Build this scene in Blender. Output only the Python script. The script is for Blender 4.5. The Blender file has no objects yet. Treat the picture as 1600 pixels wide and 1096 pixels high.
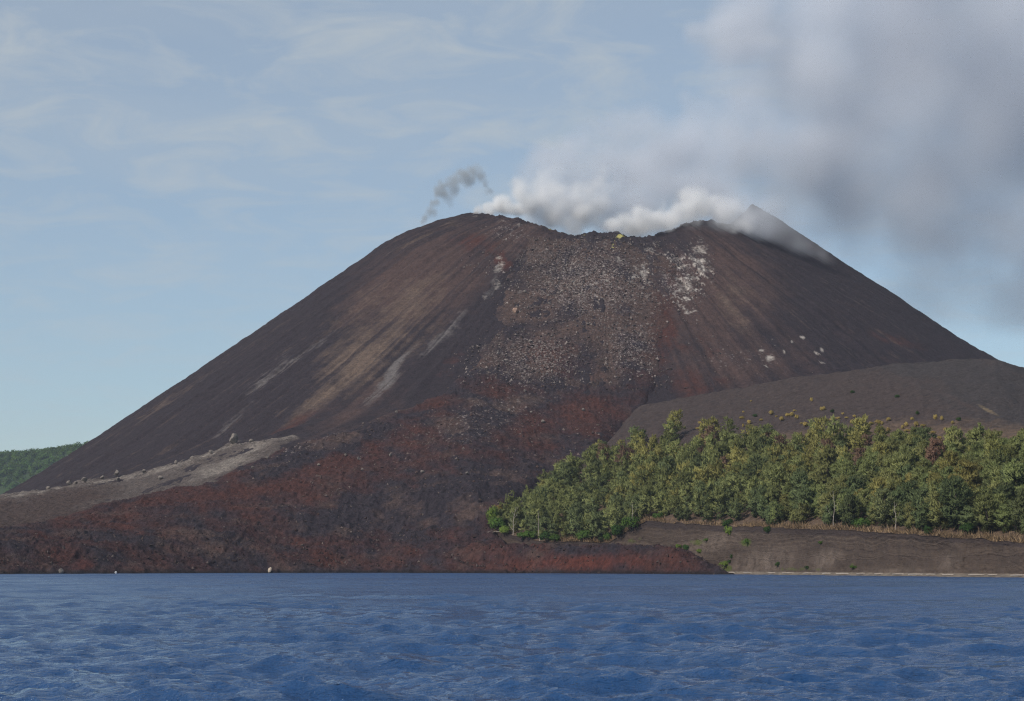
import bpy, math, random
import numpy as np

# ------------------------------------------------------------------ camera, sky, sun, exposure
SC = bpy.context.scene
COL = SC.collection
F = 3077.0                      # focal length in photo pixels (photo 1600 x 1096)
CAM_H = 4.0                     # deck of a small boat
HOR = 882.0                     # photo row of the true horizon
PITCH = math.atan((HOR - 548.0) / F)
cam_d = bpy.data.cameras.new('camera')
cam = bpy.data.objects.new('camera', cam_d)
COL.objects.link(cam)
cam.location = (0, 0, CAM_H)
cam.rotation_euler = (math.pi / 2 + PITCH, 0, 0)
cam_d.sensor_width = 36.0
cam_d.lens = 36.0 * F / 1600.0
cam_d.clip_start = 1.0
cam_d.clip_end = 60000.0
SC.camera = cam

SUN_EL = math.radians(40)
SUN_AZ = math.radians(-128)      # clockwise from +Y (view direction); negative = viewer's left, behind the shoulder
S_DIR = (math.sin(SUN_AZ) * math.cos(SUN_EL), math.cos(SUN_AZ) * math.cos(SUN_EL), math.sin(SUN_EL))

world = bpy.data.worlds.new('World')
SC.world = world
world.use_nodes = True
wn, wl = world.node_tree.nodes, world.node_tree.links
wn.clear()
w_out = wn.new('ShaderNodeOutputWorld')
w_bg = wn.new('ShaderNodeBackground')
w_sky = wn.new('ShaderNodeTexSky')
w_sky.sky_type = 'NISHITA'
w_sky.sun_disc = False
w_sky.sun_elevation = SUN_EL
w_sky.sun_rotation = SUN_AZ
w_sky.altitude = 0
w_sky.air_density = 1.0
w_sky.dust_density = 0.35
w_sky.ozone_density = 2.2
# thin high cloud veil over the whole sky
w_tc = wn.new('ShaderNodeTexCoord')
w_sep = wn.new('ShaderNodeSeparateXYZ')
wl.new(w_tc.outputs['Generated'], w_sep.inputs[0])
def wmath(op, a, b=None):
    n = wn.new('ShaderNodeMath'); n.operation = op
    for i, v in enumerate((a, b)):
        if v is None: continue
        if isinstance(v, (int, float)): n.inputs[i].default_value = v
        else: wl.new(v, n.inputs[i])
    return n.outputs[0]
w_zc = wmath('ADD', wmath('MAXIMUM', w_sep.outputs[2], 0.0), 0.10)
w_cmb = wn.new('ShaderNodeCombineXYZ')
wl.new(wmath('DIVIDE', w_sep.outputs[0], w_zc), w_cmb.inputs[0])
wl.new(wmath('DIVIDE', w_sep.outputs[1], w_zc), w_cmb.inputs[1])
w_n1 = wn.new('ShaderNodeTexNoise'); w_n1.inputs['Scale'].default_value = 1.3
w_n1.inputs['Detail'].default_value = 7; w_n1.inputs['Roughness'].default_value = 0.55
w_n1.inputs['Distortion'].default_value = 0.6
wl.new(w_cmb.outputs[0], w_n1.inputs['Vector'])
w_n2 = wn.new('ShaderNodeTexNoise'); w_n2.inputs['Scale'].default_value = 5.0
w_n2.inputs['Detail'].default_value = 6; w_n2.inputs['Roughness'].default_value = 0.6
w_n2.inputs['Distortion'].default_value = 0.8
wl.new(w_cmb.outputs[0], w_n2.inputs['Vector'])
w_r1 = wn.new('ShaderNodeMapRange'); w_r1.inputs['From Min'].default_value = 0.30
w_r1.inputs['From Max'].default_value = 0.72; w_r1.inputs['To Max'].default_value = 0.55; w_r1.inputs['To Min'].default_value = 0.35
wl.new(w_n1.outputs['Fac'], w_r1.inputs['Value'])
w_r2 = wn.new('ShaderNodeMapRange'); w_r2.inputs['From Min'].default_value = 0.45
w_r2.inputs['From Max'].default_value = 0.8; w_r2.inputs['To Max'].default_value = 0.5
wl.new(w_n2.outputs['Fac'], w_r2.inputs['Value'])
w_el = wn.new('ShaderNodeMapRange'); w_el.inputs['From Min'].default_value = -0.03
w_el.inputs['From Max'].default_value = 0.22
wl.new(w_sep.outputs[2], w_el.inputs['Value'])
w_cov = wmath('MULTIPLY', wmath('ADD', w_r1.outputs[0], w_r2.outputs[0]), w_el.outputs[0])
w_mix = wn.new('ShaderNodeMix'); w_mix.data_type = 'RGBA'
w_tint = wn.new('ShaderNodeMix'); w_tint.data_type = 'RGBA'; w_tint.blend_type = 'MULTIPLY'
w_tint.inputs['Factor'].default_value = 1.0
w_tint.inputs['B'].default_value = (0.665, 0.73, 0.765, 1)
wl.new(w_sky.outputs[0], w_tint.inputs['A'])
w_mix.inputs['B'].default_value = (3.45, 3.75, 3.9, 1)
wl.new(wmath('MINIMUM', w_cov, 0.85), w_mix.inputs['Factor'])
wl.new(w_tint.outputs['Result'], w_mix.inputs['A'])
wl.new(w_mix.outputs['Result'], w_bg.inputs['Color'])
w_bg.inputs['Strength'].default_value = 0.115
wl.new(w_bg.outputs[0], w_out.inputs['Surface'])

sun_d = bpy.data.lights.new('sun', 'SUN')
sun_d.energy = 3.0
sun_d.angle = math.radians(0.6)
sun_d.color = (1.0, 0.92, 0.82)
sun = bpy.data.objects.new('sun', sun_d)
COL.objects.link(sun)
from mathutils import Vector
sun.rotation_euler = Vector(S_DIR).to_track_quat('Z', 'Y').to_euler()
sun.location = (-400, -300, 700)

SC.view_settings.view_transform = 'Standard'
SC.view_settings.look = 'None'
SC.view_settings.exposure = 0.32
SC.view_settings.gamma = 1.0
SC.view_settings.use_curve_mapping = False
SC.render.engine = 'CYCLES'
cy = SC.cycles
cy.use_denoising = True
cy.denoising_prefilter = 'NONE'
cy.use_adaptive_sampling = True
cy.adaptive_threshold = 0.012
cy.pixel_filter_type = 'BLACKMAN_HARRIS'; cy.filter_width = 1.2
cy.max_bounces = 8
cy.diffuse_bounces = 3
cy.glossy_bounces = 2
cy.transmission_bounces = 2
cy.transparent_max_bounces = 8
cy.volume_bounces = 6
cy.sample_clamp_direct = 6.0
cy.sample_clamp_indirect = 6.0
cy.volume_step_rate = 1.0
cy.volume_max_steps = 256

# ------------------------------------------------------------------ pixel helpers
_cp, _sp = math.cos(PITCH), math.sin(PITCH)
def project(x, y, z):
    """world -> photo pixel"""
    dz = z - CAM_H
    fwd = y * _cp + dz * _sp
    up = -y * _sp + dz * _cp
    return 800 + F * x / fwd, 548 - F * up / fwd
def at(px, py, d):
    """the point of a photo pixel's ray at distance d along +Y"""
    a, b = (px - 800) / F, (548 - py) / F
    dy = _cp - b * _sp
    dz = _sp + b * _cp
    s = d / dy
    return a * s, d, CAM_H + dz * s
def zat(py, d):
    b = (548 - np.asarray(py, float)) / F
    return CAM_H + (_sp + b * _cp) / (_cp - b * _sp) * d
def col_of(x, y):
    """photo column of a ground position (heights matter little)"""
    return 800 + F * x / (y * _cp) if False else 800 + F * x / np.maximum(y, 1.0)

# ------------------------------------------------------------------ noise in numpy
_rng = np.random.default_rng(7)
_TAB = _rng.random((256, 256)).astype(np.float32)
def vnoise(x, y, seed=0):
    xi = np.floor(x).astype(np.int64); yi = np.floor(y).astype(np.int64)
    fx = (x - xi); fy = (y - yi)
    fx = fx * fx * fx * (fx * (fx * 6 - 15) + 10); fy = fy * fy * fy * (fy * (fy * 6 - 15) + 10)
    ox, oy = (seed * 37) % 256, (seed * 91) % 256
    x0 = (xi + ox) & 255; x1 = (x0 + 1) & 255; y0 = (yi + oy) & 255; y1 = (y0 + 1) & 255
    a, b, c, d = _TAB[x0, y0], _TAB[x1, y0], _TAB[x0, y1], _TAB[x1, y1]
    return ((a * (1 - fx) + b * fx) * (1 - fy) + (c * (1 - fx) + d * fx) * fy) * 2 - 1
def fbm(x, y, seed=0, octv=5, gain=0.5, lac=2.03):
    s = 0; a = 1.0; t = 0
    for i in range(octv):
        s = s + a * vnoise(x, y, seed + i * 13); t += a
        x = x * lac * 0.96 + y * lac * 0.28 + 17.3; y = y * lac * 0.96 - x * 0.28 + 5.1
        a *= gain
    return s / t
def ridged(x, y, seed=0, octv=4):
    s = 0; a = 1.0; t = 0
    for i in range(octv):
        s = s + a * (1 - np.abs(vnoise(x, y, seed + i * 7)) * 2); t += a
        x = x * 2.1 + 3.7; y = y * 2.1 + 9.2; a *= 0.5
    return s / t
def sstep(a, b, x):
    t = np.clip((x - a) / (b - a), 0, 1)
    return t * t * (3 - 2 * t)
def smax(a, b, k):
    return 0.5 * (a + b + np.sqrt((a - b) ** 2 + k * k))
def ip(x, xs, ys):
    return np.interp(x, xs, ys)
def in_poly(px, py, poly):
    inside = np.zeros(np.shape(px), bool)
    n = len(poly); j = n - 1
    for i in range(n):
        xi, yi = poly[i]; xj, yj = poly[j]
        c = ((yi > py) != (yj > py)) & (px < (xj - xi) * (py - yi) / ((yj - yi) or 1e-9) + xi)
        inside ^= c; j = i
    return inside
def sd_poly(px, py, poly):
    """signed distance in pixels, positive inside"""
    dd = np.full(np.shape(px), 1e9)
    n = len(poly)
    for i in range(n):
        x0, y0 = poly[i]; x1, y1 = poly[(i + 1) % n]
        ex, ey = x1 - x0, y1 - y0
        t = np.clip(((px - x0) * ex + (py - y0) * ey) / (ex * ex + ey * ey + 1e-9), 0, 1)
        dd = np.minimum(dd, np.hypot(px - x0 - t * ex, py - y0 - t * ey))
    return np.where(in_poly(px, py, poly), dd, -dd)
def blob(px, py, cx, cy, rx, ry, ang=0):
    c, s = math.cos(math.radians(ang)), math.sin(math.radians(ang))
    u = (px - cx) * c + (py - cy) * s; v = -(px - cx) * s + (py - cy) * c
    return np.clip(1.25 - np.sqrt((u / rx) ** 2 + (v / ry) ** 2), 0, 1)

# ------------------------------------------------------------------ object helpers
def tag(o, label=None, cat=None, group=None, kind=None):
    if label: o['label'] = label
    if cat: o['category'] = cat
    if group: o['group'] = group
    if kind: o['kind'] = kind
    return o
def raw_mesh(name, verts, faces, mat=None, smooth=True, attrs=None):
    """faces: int array (n,3) or (n,4), or a list of such arrays"""
    me = bpy.data.meshes.new(name)
    verts = np.ascontiguousarray(verts, np.float32)
    if not isinstance(faces, list): faces = [faces]
    me.vertices.add(len(verts)); me.vertices.foreach_set('co', verts.ravel())
    loops = np.concatenate([f.ravel() for f in faces]).astype(np.int32)
    sizes = np.concatenate([np.full(len(f), f.shape[1]) for f in faces]).astype(np.int32)
    starts = np.concatenate([[0], np.cumsum(sizes)[:-1]]).astype(np.int32)
    me.loops.add(len(loops)); me.loops.foreach_set('vertex_index', loops)
    me.polygons.add(len(sizes)); me.polygons.foreach_set('loop_start', starts)
    me.polygons.foreach_set('loop_total', sizes)
    me.polygons.foreach_set('use_smooth', np.full(len(sizes), smooth, bool))
    me.update(calc_edges=True)
    for k, v in (attrs or {}).items():
        v = np.asarray(v, np.float32)
        if v.ndim == 2:
            a = me.attributes.new(k, 'FLOAT_VECTOR', 'POINT'); a.data.foreach_set('vector', v.ravel())
        else:
            a = me.attributes.new(k, 'FLOAT', 'POINT'); a.data.foreach_set('value', v.ravel())
    if mat: me.materials.append(mat)
    return me
def leafy(me, V, C):
    """turn each leaf triangle outward from its crown centre C (per vertex) and shade it with that direction"""
    N = V - C; N[:, 2] += .25 * np.linalg.norm(N, axis=1); N /= np.linalg.norm(N, axis=1, keepdims=True) + 1e-9
    me.polygons.foreach_set('use_smooth', np.ones(len(me.polygons), bool))
    me.normals_split_custom_set_from_vertices(N.astype(np.float32))
    return me
def outward(V, C):
    T = V.reshape(-1, 3, 3); c = C.reshape(-1, 3, 3)[:, 0]
    ng = np.cross(T[:, 1] - T[:, 0], T[:, 2] - T[:, 0])
    bad = ((T.mean(1) - c) * ng).sum(1) < 0
    T[bad] = T[bad][:, [0, 2, 1]]
    return T.reshape(-1, 3)
def link(name, me, parent=None, loc=None):
    o = bpy.data.objects.new(name, me); COL.objects.link(o)
    if parent: o.parent = parent
    if loc is not None: o.location = loc
    return o
def grid_faces(nr, nc, wrap=False):
    r = np.arange(nr - 1)[:, None]; c = np.arange(nc if wrap else nc - 1)[None, :]
    c1 = (c + 1) % nc
    return np.stack([r * nc + c, r * nc + c1, (r + 1) * nc + c1, (r + 1) * nc + c], -1).reshape(-1, 4)
def up_faces(f, X, Y):
    """make a height sheet's faces look up"""
    x, y = X.ravel(), Y.ravel()
    k = len(f) // 2
    a, b, c = f[k, 0], f[k, 1], f[k, 2]
    cr = (x[b] - x[a]) * (y[c] - y[a]) - (y[b] - y[a]) * (x[c] - x[a])
    return f if cr > 0 else f[:, ::-1]
def grid_obj(name, X, Y, Z, mat, attrs=None, keep=None, wrap=False):
    f = up_faces(grid_faces(X.shape[0], X.shape[1], wrap), X, Y)
    V = np.stack([X.ravel(), Y.ravel(), Z.ravel()], 1)
    if keep is not None:
        k = keep.ravel()
        f = f[k[f].any(1)]
        used = np.zeros(len(V), bool); used[f.ravel()] = True
        idx = np.cumsum(used) - 1
        V = V[used]; f = idx[f]
        attrs = {n: np.asarray(a).reshape(len(k), -1)[used].squeeze() for n, a in (attrs or {}).items()}
    else:
        attrs = {n: (a.ravel() if a.ndim == 2 and a.shape == X.shape else a) for n, a in (attrs or {}).items()}
    return link(name, raw_mesh(name, V, f, mat, True, attrs))

# ------------------------------------------------------------------ material helpers
class NB:
    def __init__(self, name):
        self.m = bpy.data.materials.new(name); self.m.use_nodes = True
        self.t = self.m.node_tree; self.n = self.t.nodes; self.l = self.t.links
        self.n.clear()
        self.out = self.n.new('ShaderNodeOutputMaterial')
        self.co = None
    def coords(self):
        if self.co is None:
            g = self.n.new('ShaderNodeNewGeometry'); self.co = g.outputs['Position']
        return self.co
    def put(self, sock, v):
        if hasattr(v, 'is_linked'): self.l.new(v, sock)
        elif isinstance(v, (tuple, list)): sock.default_value = tuple(v) + ((1,) if len(v) == 3 and sock.type == 'RGBA' else ())
        else: sock.default_value = v
    def math(self, op, a, b=0.0, clamp=False):
        n = self.n.new('ShaderNodeMath'); n.operation = op; n.use_clamp = clamp
        self.put(n.inputs[0], a); self.put(n.inputs[1], b); return n.outputs[0]
    def attr(self, name):
        n = self.n.new('ShaderNodeAttribute'); n.attribute_name = name; return n.outputs['Fac']
    def noise(self, scale, detail=4, rough=0.5, dist=0.0, vec=None):
        n = self.n.new('ShaderNodeTexNoise'); n.inputs['Scale'].default_value = scale
        n.inputs['Detail'].default_value = detail; n.inputs['Roughness'].default_value = rough
        n.inputs['Distortion'].default_value = dist
        self.l.new(vec or self.coords(), n.inputs['Vector']); return n.outputs['Fac']
    def voro(self, scale, vec=None, feature='F1', out='Distance', rnd=1.0):
        n = self.n.new('ShaderNodeTexVoronoi'); n.inputs['Scale'].default_value = scale; n.feature = feature
        n.inputs['Randomness'].default_value = rnd
        self.l.new(vec or self.coords(), n.inputs['Vector']); return n.outputs[out]
    def scale_vec(self, s, vec=None):
        n = self.n.new('ShaderNodeVectorMath'); n.operation = 'MULTIPLY'
        self.l.new(vec or self.coords(), n.inputs[0]); n.inputs[1].default_value = s; return n.outputs[0]
    def rng(self, v, a, b, c=0.0, d=1.0, smooth=False):
        n = self.n.new('ShaderNodeMapRange'); n.clamp = True
        if smooth: n.interpolation_type = 'SMOOTHSTEP'
        self.put(n.inputs['Value'], v)
        for k, x in zip(('From Min', 'From Max', 'To Min', 'To Max'), (a, b, c, d)): n.inputs[k].default_value = x
        return n.outputs[0]
    def mix(self, fac, a, b, mode='MIX'):
        n = self.n.new('ShaderNodeMix'); n.data_type = 'RGBA'; n.blend_type = mode
        self.put(n.inputs['Factor'], fac); self.put(n.inputs['A'], a); self.put(n.inputs['B'], b)
        return n.outputs['Result']
    def grey(self, v):
        n = self.n.new('ShaderNodeCombineXYZ')
        for i in range(3): self.l.new(v, n.inputs[i])
        return n.outputs[0]
    def bump(self, h, strength=0.5, dist=1.0, normal=None):
        n = self.n.new('ShaderNodeBump'); n.inputs['Strength'].default_value = strength
        n.inputs['Distance'].default_value = dist; self.put(n.inputs['Height'], h)
        if normal: self.l.new(normal, n.inputs['Normal'])
        return n.outputs[0]
    def principled(self, color, rough=0.9, normal=None, spec=0.2, **kw):
        p = self.n.new('ShaderNodeBsdfPrincipled')
        self.put(p.inputs['Base Color'], color); self.put(p.inputs['Roughness'], rough)
        p.inputs['Specular IOR Level'].default_value = spec
        if normal: self.l.new(normal, p.inputs['Normal'])
        for k, v in kw.items(): self.put(p.inputs[k], v)
        self.l.new(p.outputs[0], self.out.inputs['Surface'])
        return p

# ================================================================== THE TERRAIN AS FUNCTIONS
XC, YC = (938 - 800) / F * 1600.0, 1600.0        # the cone's axis
PXM = 1600.0 / F                                  # metres per photo pixel at the axis
# outer profiles of the cone, from the skyline
_sl = np.array([(745.0, 335.0), (720.0, 338.7), (680.0, 349.2), (640.0, 365.8), (600.0, 385.5), (560.0, 415.4), (500.0, 458.5), (400.0, 532.9), (300.0, 605.7), (200.0, 676.2), (100.0, 745.5), (20.0, 800.0), (-60.0, 852.0)], float)
_sr = np.array([(1180.0, 317.6), (1192.0, 321.4), (1204.0, 327.8), (1220.0, 336.7), (1300.0, 391.2), (1400.0, 461.2), (1500.0, 536.8), (1560.0, 580.1), (1640.0, 632.1), (1760.0, 707.1), (1900.0, 797.1)], float)
L_R, L_Z = (938 - _sl[:, 0]) * PXM, zat(_sl[:, 1], YC)
R_R, R_Z = (_sr[:, 0] - 938) * PXM, zat(_sr[:, 1], YC)
L_R, L_Z = np.append(L_R, [650, 900]), np.append(L_Z, [-15, -30])
R_R, R_Z = np.append(R_R, [640, 900]), np.append(R_Z, [-10, -30])
L_R0, R_R0 = L_R[0], R_R[0]
FR_S = np.array([0, 12, 40, 100, 200, 300, 400, 500, 800], float)
FR_D = np.array([0, 4, 20, 58, 124, 186, 236, 270, 330], float)
# crater rim: (bearing, photo column, photo row)
_rim = [(-180,745,335),(-165,757,335),(-150,778,338),(-138,803,341),(-128,826,344),(-119,850,352),(-110,872,362),(-101,900,368),(-95,920,364),
        (-88,944,364),(-81,965,371),(-73,992,368),(-65,1020,362),(-58,1045,352),(-50,1068,346),(-43,1092,345),(-34,1118,352),(-24,1146,356),(-20,1152,350),(-12,1166,334),(-6,1174,325),(0,1180,323),
        (14,1172,345),(30,1140,366),(60,1050,372),(90,940,380),(120,840,372),(150,775,352),(180,745,335)]
def rim_radius(th):
    return ip(th, [-180, -150, -90, -40, 0, 90, 180], [L_R0, 104, 108, 116, R_R0, 110, L_R0])
_RT = np.array([r[0] for r in _rim], float)
_RZ = np.array([zat(r[2], YC + rim_radius(r[0]) * math.sin(math.radians(r[0]))) for r in _rim])
def cone(x, y):
    dx, dy = x - XC, y - YC
    r = np.hypot(dx, dy); th = np.degrees(np.arctan2(dy, dx))
    Rr = rim_radius(th); Hr = ip(th, _RT, _RZ)
    s = r - Rr
    dl = L_Z[0] - ip(L_R0 + s, L_R, L_Z); dr = R_Z[0] - ip(R_R0 + s, R_R, R_Z); df = ip(s, FR_S, FR_D)
    a = np.abs(((th - 180 + 180) % 360) - 180); wl_ = 1 - sstep(10, 80, a)
    a = np.abs(th); wr_ = 1 - sstep(10, 75, a)
    wf = np.where(th < 0, np.clip(1 - wl_ - wr_, 0, 1), 0)
    wb = np.where(th >= 0, np.clip(1 - wl_ - wr_, 0, 1), 0)
    drop = wl_ * dl + wr_ * dr + wf * df + wb * (dl + dr) / 2
    fade = sstep(0, 260, s)                      # the rim's bumps fade down the slope
    base = wl_ * L_Z[0] + wr_ * R_Z[0] + wf * 262.0 + wb * 275.0
    out = Hr * (1 - fade) + base * fade - drop
    inn = Hr - np.minimum(-s * 0.8, 45)
    return np.where(s > 0, out, inn), r, th, s
SH_PX = [-900, -400, -200, 0, 200, 420, 600, 760, 860, 940, 1040, 1130, 1300, 1600]
SH_D = [700, 760, 790, 830, 880, 930, 940, 905, 870, 845, 808, 772, 740, 700]
def shore(px): return ip(px, SH_PX, SH_D)
def apron(px, d):
    sl = ip(px, [-500, 20, 200, 430, 600, 760, 938, 1100, 1300], [.05, .092, .135, .262, .30, .30, .27, .15, .08])
    off = ip(px, [740, 860], [6.0, -9.0])
    t = d - shore(px)
    z = off + sl * t
    return np.minimum(z, off + sl * ip(px, [0, 200, 430, 600, 760], [440, 390, 290, 340, 420])) - np.maximum(0, d - 1420) * 0.06
def ground(x, y):
    """the volcano's bare ground, before flows"""
    c, r, th, s = cone(x, y)
    px = col_of(x, y)
    a = apron(px, y)
    z = smax(c, a, 9.0)
    front = 1.2 + (y - shore(px) + 9.0 * fbm(x / 30.0, y / 30.0, 45, 4, .6)) * 0.36
    w = sstep(1500, 1300, y)
    return np.where(w > 0, np.minimum(z, front * w + 1e4 * (1 - w)), z)
# the old tuff ring in front of the cone, with the forest on it
G_PX = [700, 780, 850, 950, 985, 1010, 1130, 1300, 1450, 1600, 1800, 2100]
G_CD = [965, 945, 912, 892, 884, 880, 815, 722, 655, 605, 545, 470]
G_CPY = [828, 832, 847, 848, 826, 815, 822, 827, 838, 848, 862, 875]
G_CZ = zat(np.array(G_CPY), np.array(G_CD))
C_PX = [700, 900, 1000, 1100, 1200, 1300, 1400, 1500, 1560, 1600, 1700, 1900, 2200]
C_PY = [690, 650, 632, 615, 597, 581, 569, 563, 562, 573, 604, 660, 720]
C_D = [1190, 1170, 1155, 1140, 1125, 1110, 1090, 1060, 1040, 1025, 990, 920, 830]
C_Z = zat(np.array(C_PY), np.array(C_D))
def cliff_d(px): return ip(px, G_PX, G_CD) + 5.0 * fbm(px / 55.0, px * 0 + 3.3, 41, 4)
def crest_d(px): return ip(px, C_PX, C_D)
def tuff(px, d):
    dc, dr = cliff_d(px), crest_d(px)
    zc, zr = ip(px, G_PX, G_CZ), ip(px, C_PX, C_Z)
    v = (d - dc) / (dr - dc)
    vv = np.clip(v, 0, 1)
    z = zc + (zr - zc) * (vv + 0.10 * np.sin(vv * math.pi) * (vv - 0.45))
    z = z - np.maximum(0, v - 1) * (dr - dc) * 0.42
    x = (px - 800) / F * d
    z = z + 1.6 * fbm(x / 30, d / 30, 51, 4) * sstep(0, .08, v) + 0.7 * fbm(x / 6, d / 6, 52, 4) + 0.9 * fbm((x - d * .22) / 7, (d + x) / 60, 54, 4) * sstep(.3, .6, v)
    pl = ip(vv, [0, .25, .5, .75, 1.0], [772, 838, 905, 968, 1000]) + 14 * fbm(d / 35.0, px * 0 + 1.7, 53, 3)
    z = z - 0.9 * np.maximum(0, pl - px) * d / F * sstep(0, 30, pl - px + 5)
    return z, v

LAVA_POLY = [(-420,852),(-50,838),(60,822),(130,802),(180,788),(240,779),(330,757),(400,730),(440,708),(480,690),(560,668),(640,640),(700,612),
             (745,570),(770,520),(790,450),(800,400),(835,362),(900,374),(960,376),(1035,364),(1055,420),(1045,500),(1030,560),(1010,610),(1000,640),
             (985,665),(900,730),(800,790),(770,830),(800,862),(1135,905),(1135,960),(-420,960)]
DEBRIS_POLY = [(-420,800),(0,775),(60,766),(150,750),(250,729),(330,706),(365,690),(410,688),(455,680),(470,686),(440,700),(425,722),(340,765),
               (190,798),(60,832),(-50,848),(-420,870)]
def lava_top(x, y, rough=True):
    """height of the lava field's surface and its signed margin (px)"""
    g = ground(x, y)
    px, py = project(x, y, g)
    wx = 9 * fbm(x / 38, y / 38, 61, 4) + 5 * fbm(x / 9, y / 9, 62, 3) + sstep(640, 520, py) * 34 * fbm(x / 45, y / 45, 60, 5)
    wy = 7 * fbm(x / 38, y / 38, 63, 4) + 4 * fbm(x / 9, y / 9, 64, 3)
    sd = sd_poly(px + wx, py + wy, LAVA_POLY)
    tk = ip(py, [400, 560, 680], [0.12, 0.3, 1.0]) * ip(px, [820, 940], [1.0, .45])
    th = 3.4 * tk * sstep(-3, 9, sd) + np.minimum(sd, 0) * 0.5
    z = g + th
    t = y - shore(px)
    hl = ip(px + 10 * fbm(x / 14, y / 14, 65, 3), [700, 760, 860, 940, 1040, 1075, 1105, 1125, 1150], [11, 12.5, 12, 11.2, 10.6, 8.2, 4.6, 1.5, -4])
    lobe = hl * (1 - np.exp(-np.maximum(t, 0) / 5.0)) - np.maximum(0, t - ip(px, [760, 860, 1000], [75, 40, 45])) * 0.5 + np.minimum(t, 0) * 0.8
    lobe = np.where((px > 640), lobe, -50)
    z = np.maximum(z, lobe)
    sd = np.where(lobe > g + 0.3, np.maximum(sd, 6), sd)
    shorefade = sstep(-2, 6, t)
    if rough:
        n = 1.5 * ridged(x / 16, y / 16, 66, 3) + 0.9 * fbm(x / 5, y / 5, 67, 3) + 1.35 * ridged(x / 3.8, y / 3.8, 68, 3)
        n = n + 1.6 * fbm(x / 60, y / 25, 69, 3)
        z = z + n * sstep(-4, 14, sd) * (0.75 + 0.25 * shorefade) * ip(py, [380, 600], [.55, 1.0])
    return z, sd
def hit(px, py, fn, d0=560.0, d1=1620.0, step=2.0):
    """where the photo pixel's ray meets the surface fn(x, y) -> z"""
    ds = np.arange(d0, d1, step)
    x, y, z = at(px, py, ds)
    g = fn(x, ds + 0 * x)
    k = np.argmax(g > z)
    if not (g > z).any(): return None
    dd = np.linspace(ds[max(k - 1, 0)], ds[k], 12)
    x, y, z = at(px, py, dd); g = fn(x, dd + 0 * x)
    j = int(np.argmax(g > z))
    return float(x[j]), float(dd[j]), float(g[j])

# ================================================================== MATERIALS OF THE GROUND
def rock_material(name, base, layers, speck=None, bump=(0.6, 0.8), fine=0.9, coarse=0.08, var=0.45, wet=False):
    """base rock colour, layers [(attribute, colour, edge noise scale)], specks of pale rock"""
    b = NB(name)
    n1 = b.noise(coarse, 6, 0.6); n2 = b.noise(fine, 5, 0.65)
    n3 = b.noise(0.28, 6, 0.7)
    col = base
    for (a, c, sc, lo, hi) in layers:
        f = b.attr(a)
        nz = b.noise(sc, 6, 0.7)
        f = b.rng(b.math('ADD', f, b.math('MULTIPLY', b.math('SUBTRACT', nz, 0.5), 1.1)), lo, hi)
        col = b.mix(f, col, c)
    if speck:
        for (a, c, sc, thr) in speck:
            v = b.voro(sc, out='Color'); sep = b.n.new('ShaderNodeSeparateColor'); b.l.new(v, sep.inputs[0])
            f = b.math('MULTIPLY', b.rng(b.math('ADD', sep.outputs[0], b.math('MULTIPLY', b.math('SUBTRACT', b.attr(a), 1.0), 1.0)), thr, thr + 0.08), 0.9)
            col = b.mix(f, col, c)
    n4 = b.noise(0.5, 3, 0.6, 0.3)
    k = b.math('ADD', b.math('ADD', b.math('MULTIPLY', b.math('SUBTRACT', n2, 0.5), var * 2.2), b.math('MULTIPLY', b.math('SUBTRACT', n4, 0.5), var * 2.4)), b.math('MULTIPLY', b.math('SUBTRACT', n3, 0.5), var * 2.0))
    k = b.math('ADD', k, 1.0)
    col = b.mix(1.0, col, b.grey(b.math('MAXIMUM', k, 0.25)), 'MULTIPLY')
    if wet:
        sz_ = b.n.new('ShaderNodeSeparateXYZ'); b.l.new(b.coords(), sz_.inputs[0])
        wz_ = b.math('ADD', sz_.outputs[2], b.math('MULTIPLY', b.math('SUBTRACT', b.noise(.15, 4, .6), .5), 2.5))
        col = b.mix(b.rng(wz_, .5, 1.8, .85, 0), col, (0.014, 0.012, 0.013))
    h = b.math('ADD', b.math('MULTIPLY', n2, 0.6), b.noise(0.35, 7, 0.7))
    b.principled(col, 0.95, b.bump(h, bump[0], bump[1]), 0.15)
    return b.m

ASH = (0.031, 0.0245, 0.030)
RUST = (0.064, 0.027, 0.022)
TAN = (0.115, 0.082, 0.064)
GREY = (0.115, 0.102, 0.100)
PALE = (0.40, 0.36, 0.325)
M_CONE = rock_material('cinder_ash', (0.029, 0.0225, 0.0265), [
    ('brown', (0.066, 0.042, 0.038), 0.05, .25, .85), ('rust', RUST, 0.06, .4, .8), ('tan', TAN, 0.09, .3, .9), ('grey', GREY, 0.12, .35, .85),
    ('pale', PALE, 0.55, .36, .98), ('sulphur', (0.36, 0.33, 0.12), 0.3, .45, .65)],
    speck=[('speck', (0.20, 0.17, 0.16), 0.8, .80), ('speck', (0.26, 0.22, 0.21), 1.5, .84)], bump=(0.9, 1.2), var=0.5)
M_LAVA = rock_material('blocky_lava', ASH, [
    ('brown', (0.078, 0.052, 0.045), 0.05, .35, .75), ('rust', RUST, 0.045, .2, .95), ('grey', GREY, 0.12, .35, .85), ('red', (0.090, 0.030, 0.022), 0.11, .45, 1.05), ('pale', PALE, 0.7, .38, 1.0), ('sulphur', (0.36, 0.33, 0.12), 0.3, .45, .65)],
    speck=[('speck', (0.18, 0.15, 0.14), 0.8, .76), ('speck', (0.26, 0.22, 0.21), 1.5, .82)], bump=(1.0, 1.6), var=0.75, wet=True)
M_DEBRIS = rock_material('pale_debris', (0.090, 0.073, 0.066), [('rust', (0.062, 0.043, 0.037), 0.06, .35, .85), ('pale', (0.185, 0.160, 0.140), 0.10, .4, .85)],
    speck=[('speck', (0.22, 0.19, 0.165), 0.7, .82), ('speck', (0.03, 0.026, 0.026), 0.5, .88)], bump=(1.0, 1.4), var=0.7)
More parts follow.
